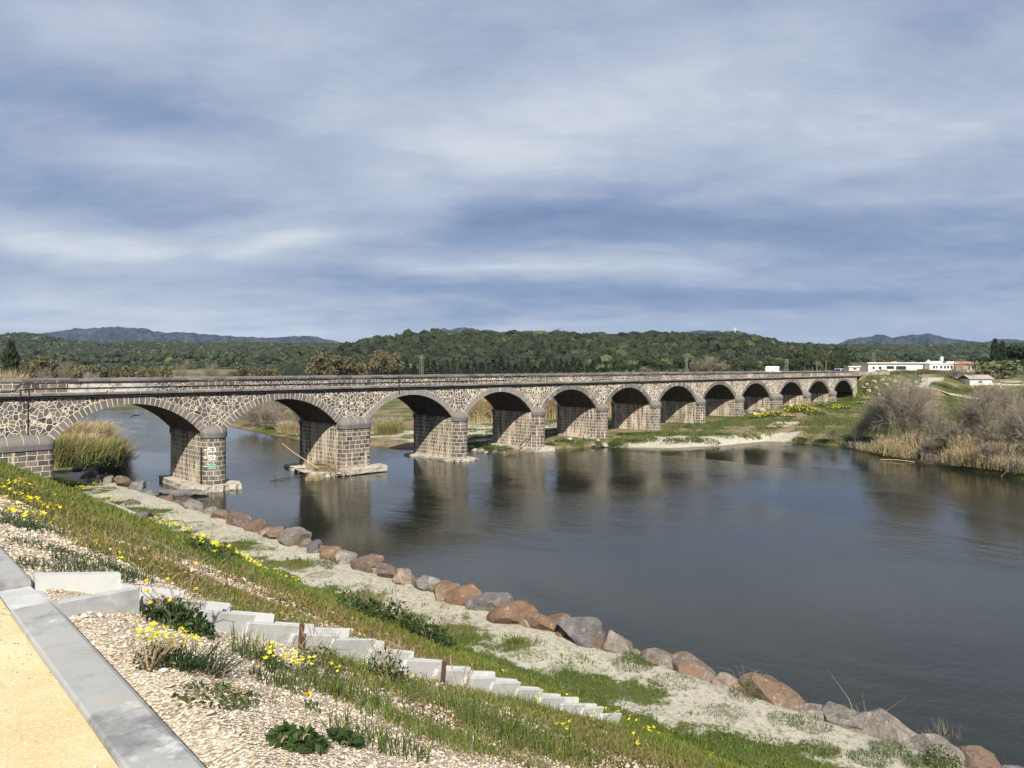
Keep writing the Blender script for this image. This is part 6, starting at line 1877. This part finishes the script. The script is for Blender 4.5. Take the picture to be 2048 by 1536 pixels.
# pale ramp
rp_pts = [(1794, 765, 198), (1823, 755.5, 212), (1888, 755, 222), (1866, 762, 212), (1850, 774, 196), (1829, 772, 193)]
TOPP = [DP(x, y, Y) for (x, y, Y) in rp_pts]
m = MB(); n = len(TOPP)
V_ = [list(p) for p in TOPP] + [[p[0], p[1], p[2] - 2.5] for p in TOPP]
i_ = np.arange(n)
m.add(V_, [np.stack([i_, np.roll(i_, -1), np.roll(i_, -1) + n, i_ + n], -1)[:, ::-1], [[0, 5, 4], [0, 4, 3], [0, 3, 2], [0, 2, 1]]])
tag(m.build('ramp', M_concold), 'pale concrete ramp running down from the road', 'ramp', kind='structure')
# dirt track
tp = [(1846, 774), (1866, 778), (1890, 785), (1915, 791), (1940, 796), (1960, 799)]
pts = [hit(x, y) for x, y in tp]
m = MB(); V_ = []
for k, p in enumerate(pts):
    a = np.array(pts[max(0, k - 1)][:2]); b = np.array(pts[min(len(pts) - 1, k + 1)][:2]); d = (b - a) / np.linalg.norm(b - a); nn = np.array([-d[1], d[0]])
    for s in (-1, -.35, .35, 1):
        q = np.array(p[:2]) + nn * s * 1.3
        V_.append([q[0], q[1], ht(*q) + .10])
ii = np.arange(len(pts) * 4).reshape(-1, 4)
m.add(V_, [np.stack([ii[:-1, :-1], ii[:-1, 1:], ii[1:, 1:], ii[1:, :-1]], -1).reshape(-1, 4)])
tag(m.build('dirt_track', M_concold), 'pale dirt track leading down from the ramp', 'track', kind='structure')
# low beam and gate near the hut
a = np.array(DP(1945, 769, 219)); b = np.array(DP(2075, 770.5, 214))
m = MB().tube([a, b], .16, 5); g_ = 0
for f in np.linspace(.02, .98, 4):
    q = a + (b - a) * f; m.tube([q, [q[0], q[1], min(q[2] - .4, ht(q[0], q[1]) - .1)]], .07, 5)
tag(m.build('beam_barrier', simple('pale_yellow_beam', (.62, .58, .42))), 'long low pale beam barrier at the field edge before the hut', 'barrier')
a = np.array(DP(2001, 762.5, 197)); b = np.array(DP(2046, 763, 196))
m = MB().tube([a, b], .07, 5)
q0 = np.array(DP(2001, 770, 197)); q1 = np.array(DP(2046, 771, 196))
m.tube([a, q0], .09, 5); m.tube([b, q1], .06, 5); m.tube([b, (a + q0) / 2 + [0, 0, -.1]], .05, 5)
tag(m.build('gate', simple('pale_green_paint', (.45, .55, .48))), 'thin pale green metal gate standing right of the hut', 'gate')
# metal pipe rail in front of the hut
a = np.array(DP(1945, 766.5, 203)); b = np.array(DP(2001, 767, 201))
tag(MB().tube([a, b], .10, 5, cap=True).tube([a, a - [0, 0, 1.2]], .07, 5).tube([b, b - [0, 0, 1.2]], .07, 5).build('rail', M_white), 'short white horizontal rail in front of the small hut', 'rail')

# ------------------------------------------------------------------ vehicles
def extrude_profile(pr, wdt, tumble=.0, zt=1.0):
    n = len(pr); V_ = []
    for s in (-1, 1):
        for (x, z) in pr:
            k = 1 - tumble * max(0, z - zt)
            V_.append([x, s * wdt / 2 * k, z])
    i_ = np.arange(n)
    Fq = np.stack([i_, np.roll(i_, -1), np.roll(i_, -1) + n, i_ + n], -1)
    me = bpy.data.meshes.new('body')
    me.from_pydata(V_, [], [list(map(int, f[::-1])) for f in Fq] + [list(range(n))[::1], list(range(n, 2 * n))[::-1]])
    bm = bmesh.new(); bm.from_mesh(me)
    bmesh.ops.recalc_face_normals(bm, faces=bm.faces)
    bmesh.ops.bevel(bm, geom=[e for e in bm.edges], offset=.05, segments=2, affect='EDGES', clamp_overlap=True)
    bm.to_mesh(me); bm.free()
    return me
def wheels(root, xs, wdt, r_=.32):
    for x in xs:
        for s in (-1, 1):
            m = MB().tube([[x, s * (wdt / 2 - .2), r_], [x, s * (wdt / 2 + .01), r_]], r_, 16)
            wo = m.build('wheel', M_black, root)
            MB().tube([[x, s * (wdt / 2 - .05), r_], [x, s * (wdt / 2 + .02), r_]], r_ * .55, 12).build('rim', M_silver, wo)
def glass(root, name, q, mat=None, th=.02):
    q = np.array(q, float); nrm = np.cross(q[1] - q[0], q[2] - q[0]); nrm /= np.linalg.norm(nrm)
    V_ = np.concatenate([q - nrm * th, q + nrm * th])
    return MB().add(V_, [[[0, 3, 2, 1], [4, 5, 6, 7], [0, 1, 5, 4], [1, 2, 6, 5], [2, 3, 7, 6], [3, 0, 4, 7]]]).build(name, mat or M_glass, root)
van = empty('van', 'white panel van driving over the bridge towards the far bank', 'van', (157.4, 75.6, 9.865))
me = extrude_profile([(-2.15, .35), (-2.2, .6), (-2.18, 1.8), (-2.05, 2.2), (-1.8, 2.28), (.7, 2.28), (1.05, 2.15), (1.55, 1.35), (2.2, 1.12), (2.35, .85), (2.38, .45), (2.3, .3)], 1.85, .07, 1.2)
me.materials.append(M_white); link('body', me, van)
wheels(van, (-1.4, 1.5), 1.85)
for s in (-1, 1):
    glass(van, 'side_window', [(.75, s * .925, 1.3), (1.45, s * .925, 1.3), (1.05, s * .87, 1.95), (.75, s * .87, 1.95)])
glass(van, 'windscreen', [(1.56, -.72, 1.42), (1.56, .72, 1.42), (1.14, .68, 2.06), (1.14, -.68, 2.06)])
for s in (-1, 1):
    MB().box((-2.2, s * .8, 1.1), (.06, .12, .35)).build('tail_light', M_rust, van)
    MB().box((2.25, s * .7, .85), (.12, .3, .2)).build('headlight', M_steel, van)
    MB().box((1.25, s * 1.02, 1.4), (.12, .2, .25)).build('mirror', M_black, van)
car = empty('car', 'silver people carrier at the far end of the bridge', 'car', (195.5, 75.8, 9.865))
me = extrude_profile([(-2.1, .35), (-2.15, .8), (-2.05, 1.0), (-1.85, 1.62), (-1.6, 1.74), (.3, 1.74), (.55, 1.68), (1.2, 1.1), (1.95, .92), (2.12, .7), (2.12, .35)], 1.78, .14, 1.0)
me.materials.append(M_silver); link('body', me, car)
wheels(car, (-1.3, 1.3), 1.78)
glass(car, 'rear_window', [(-2.06, -.7, 1.08), (-2.06, .7, 1.08), (-1.86, .6, 1.6), (-1.86, -.6, 1.6)])
glass(car, 'windscreen', [(1.15, -.7, 1.15), (1.15, .7, 1.15), (.60, .62, 1.64), (.60, -.62, 1.64)])
for s in (-1, 1):
    glass(car, 'side_window', [(-1.7, s * .885, 1.08), (.9, s * .885, 1.08), (.45, s * .80, 1.6), (-1.55, s * .80, 1.6)])
    MB().box((-2.1, s * .75, 1.0), (.08, .14, .4)).build('tail_light', M_rust, car)

# ------------------------------------------------------------------ far bank ground cover
u = rg.uniform(72, 235, 330000); v = rg.uniform(-10, 100, 330000)
R_, G_, B_2 = near_masks(u, v)
d = u - np.interp(v, SF_V, SF_U)
keep = (d > .6) & ((R_ + .35 * wob(u, v, 1.2, 2)) > .42) & (rg.rand(len(u)) < np.clip(130 / (u + 20), .35, 1))
inside = (v > 73) & (v < 81) & (u < 197)
keep &= ~inside
u, v = u[keep], v[keep]
gz = HT(u, v)
hh = rg.uniform(.08, .30, len(u)) * (1 + .4 * wob(u, v, 6)); lush = .5 + .5 * wob(u, v, 11, 3)
cc = np.stack([.86 - .28 * lush, .80 + 0 * lush, .8 + 0 * u], 1) * np.where(B_2[keep] > .3, .75, 1)[:, None]
dry = rg.rand(len(u)) < np.where(v < 50, .55, .28); cc[dry] *= np.array([1.35, .95, 1.6])
V_, Fs, c_ = blades(rg, np.stack([u, v, gz - .02], 1), hh, rg.uniform(.05, .16, len(u)), .5, cc, .35)
me = mesh_from('grass', V_, Fs, [L_grass], {'Col': c_})
tag(link('meadow_grass', me), 'green and straw coloured grass on the far bank', 'grass', kind='stuff')
for k, (x, y, R, n, H) in enumerate([(1530, 832, 3.2, 160, .5), (1518, 834, 2.6, 60, .5), (1545, 829, 3.2, 70, .6), (1598, 818, 3.6, 190, .8), (1588, 822, 3.2, 120, .6), (1612, 822, 3.4, 90, .6), (1570, 834, 3.5, 60, .4), (1630, 828, 3.5, 60, .4), (1500, 836, 2.5, 40, .4), (1682, 816, 3.2, 130, .5), (1668, 818, 2.6, 50, .4), (1738, 800, 3.0, 120, .8), (1735, 792, 2.4, 80, .8), (1725, 808, 2.4, 50, .6), (1642, 812, 3.0, 40, .5)]):
    oxalis(hit(x, y), R * .62, H, 420, int(n * .3), 'yellow flowering mound on the far bank, %s of those before the last piers' % ORD[k], 'yellow flowering mounds on the far bank', fs=.26, bl=260)
for k, (x, y, R, H) in enumerate([(1228, 893, 1.2, .8), (1240, 894, 1.3, .9), (1200, 892, .9, .5), (1125, 884, 1.3, .7), (1150, 888, 1.3, .6), (1100, 890, .8, .5), (975, 900, 1.0, .8), (1010, 903, 1.2, .9), (1300, 880, 1.4, .4), (1345, 884, 1.6, .4), (1390, 880, 1.5, .35), (1420, 884, 1.6, .35), (1250, 870, 1.6, .4), (1290, 868, 1.6, .4), (1378, 856, 1.0, .6), (1450, 872, 1.5, .35), (1240, 882, 1.2, .4), (1330, 872, 1.5, .3), (1270, 884, 1.3, .35), (1700, 800, 2, 1.2), (1720, 785, 2.4, 1.4), (1745, 775, 2.4, 1.2), (1760, 790, 2.2, 1.0), (1780, 780, 2.2, .8), (1900, 778, 2.5, 1.2), (1925, 780, 2.5, 1.3), (1950, 783, 2.5, 1.2), (1880, 772, 2.2, .9), (1975, 782, 2.5, 1.0)]):
    weed(hit(x, y), R, H, 420, 3, 'low green bush on the far bank, %s in the list from the fourth pier' % ORD[k] if False else 'low green bush, %s of those dotted over the far bank' % ORD[k], L_mid if k % 3 else L_dark, lsz=.2 if R < 2 else .3, group='low bushes dotted over the far bank', cat='bush', name='bush')
for k, (x, y) in enumerate([(1733, 770), (1748, 767), (1752, 780), (1790, 768), (1772, 774), (1738, 786), (1757, 792), (1806, 783), (1815, 785), (1765, 764), (1728, 779)]):
    s = 1.0 + (k * 37 % 10) / 12
    rock_at(hit(x, y), (s, s * .8, s * .7), (.40, .38, .34), 0, 'pale rubble stone on the bank beyond the last arch, %s of them' % ORD[k], 560 + k, .3, 'pale rubble beyond the last arch')

# ------------------------------------------------------------------ haze
hz = MB().box((2200, 2200, 298), (16000, 16000, 604))
hz_m = bpy.data.materials.new('haze_air')
hz_m.use_nodes = True
nt = hz_m.node_tree
nt.nodes.remove(nt.nodes['Principled BSDF'])
pv_ = nt.nodes.new('ShaderNodeVolumePrincipled')
pv_.inputs['Color'].default_value = (.50, .70, 1.0, 1)
pv_.inputs['Density'].default_value = 4.2e-5
pv_.inputs['Anisotropy'].default_value = .1
nt.links.new(pv_.outputs[0], nt.nodes['Material Output'].inputs['Volume'])
tag(hz.build('haze', hz_m), 'thin blue haze filling the air over the valley', 'haze', kind='stuff')
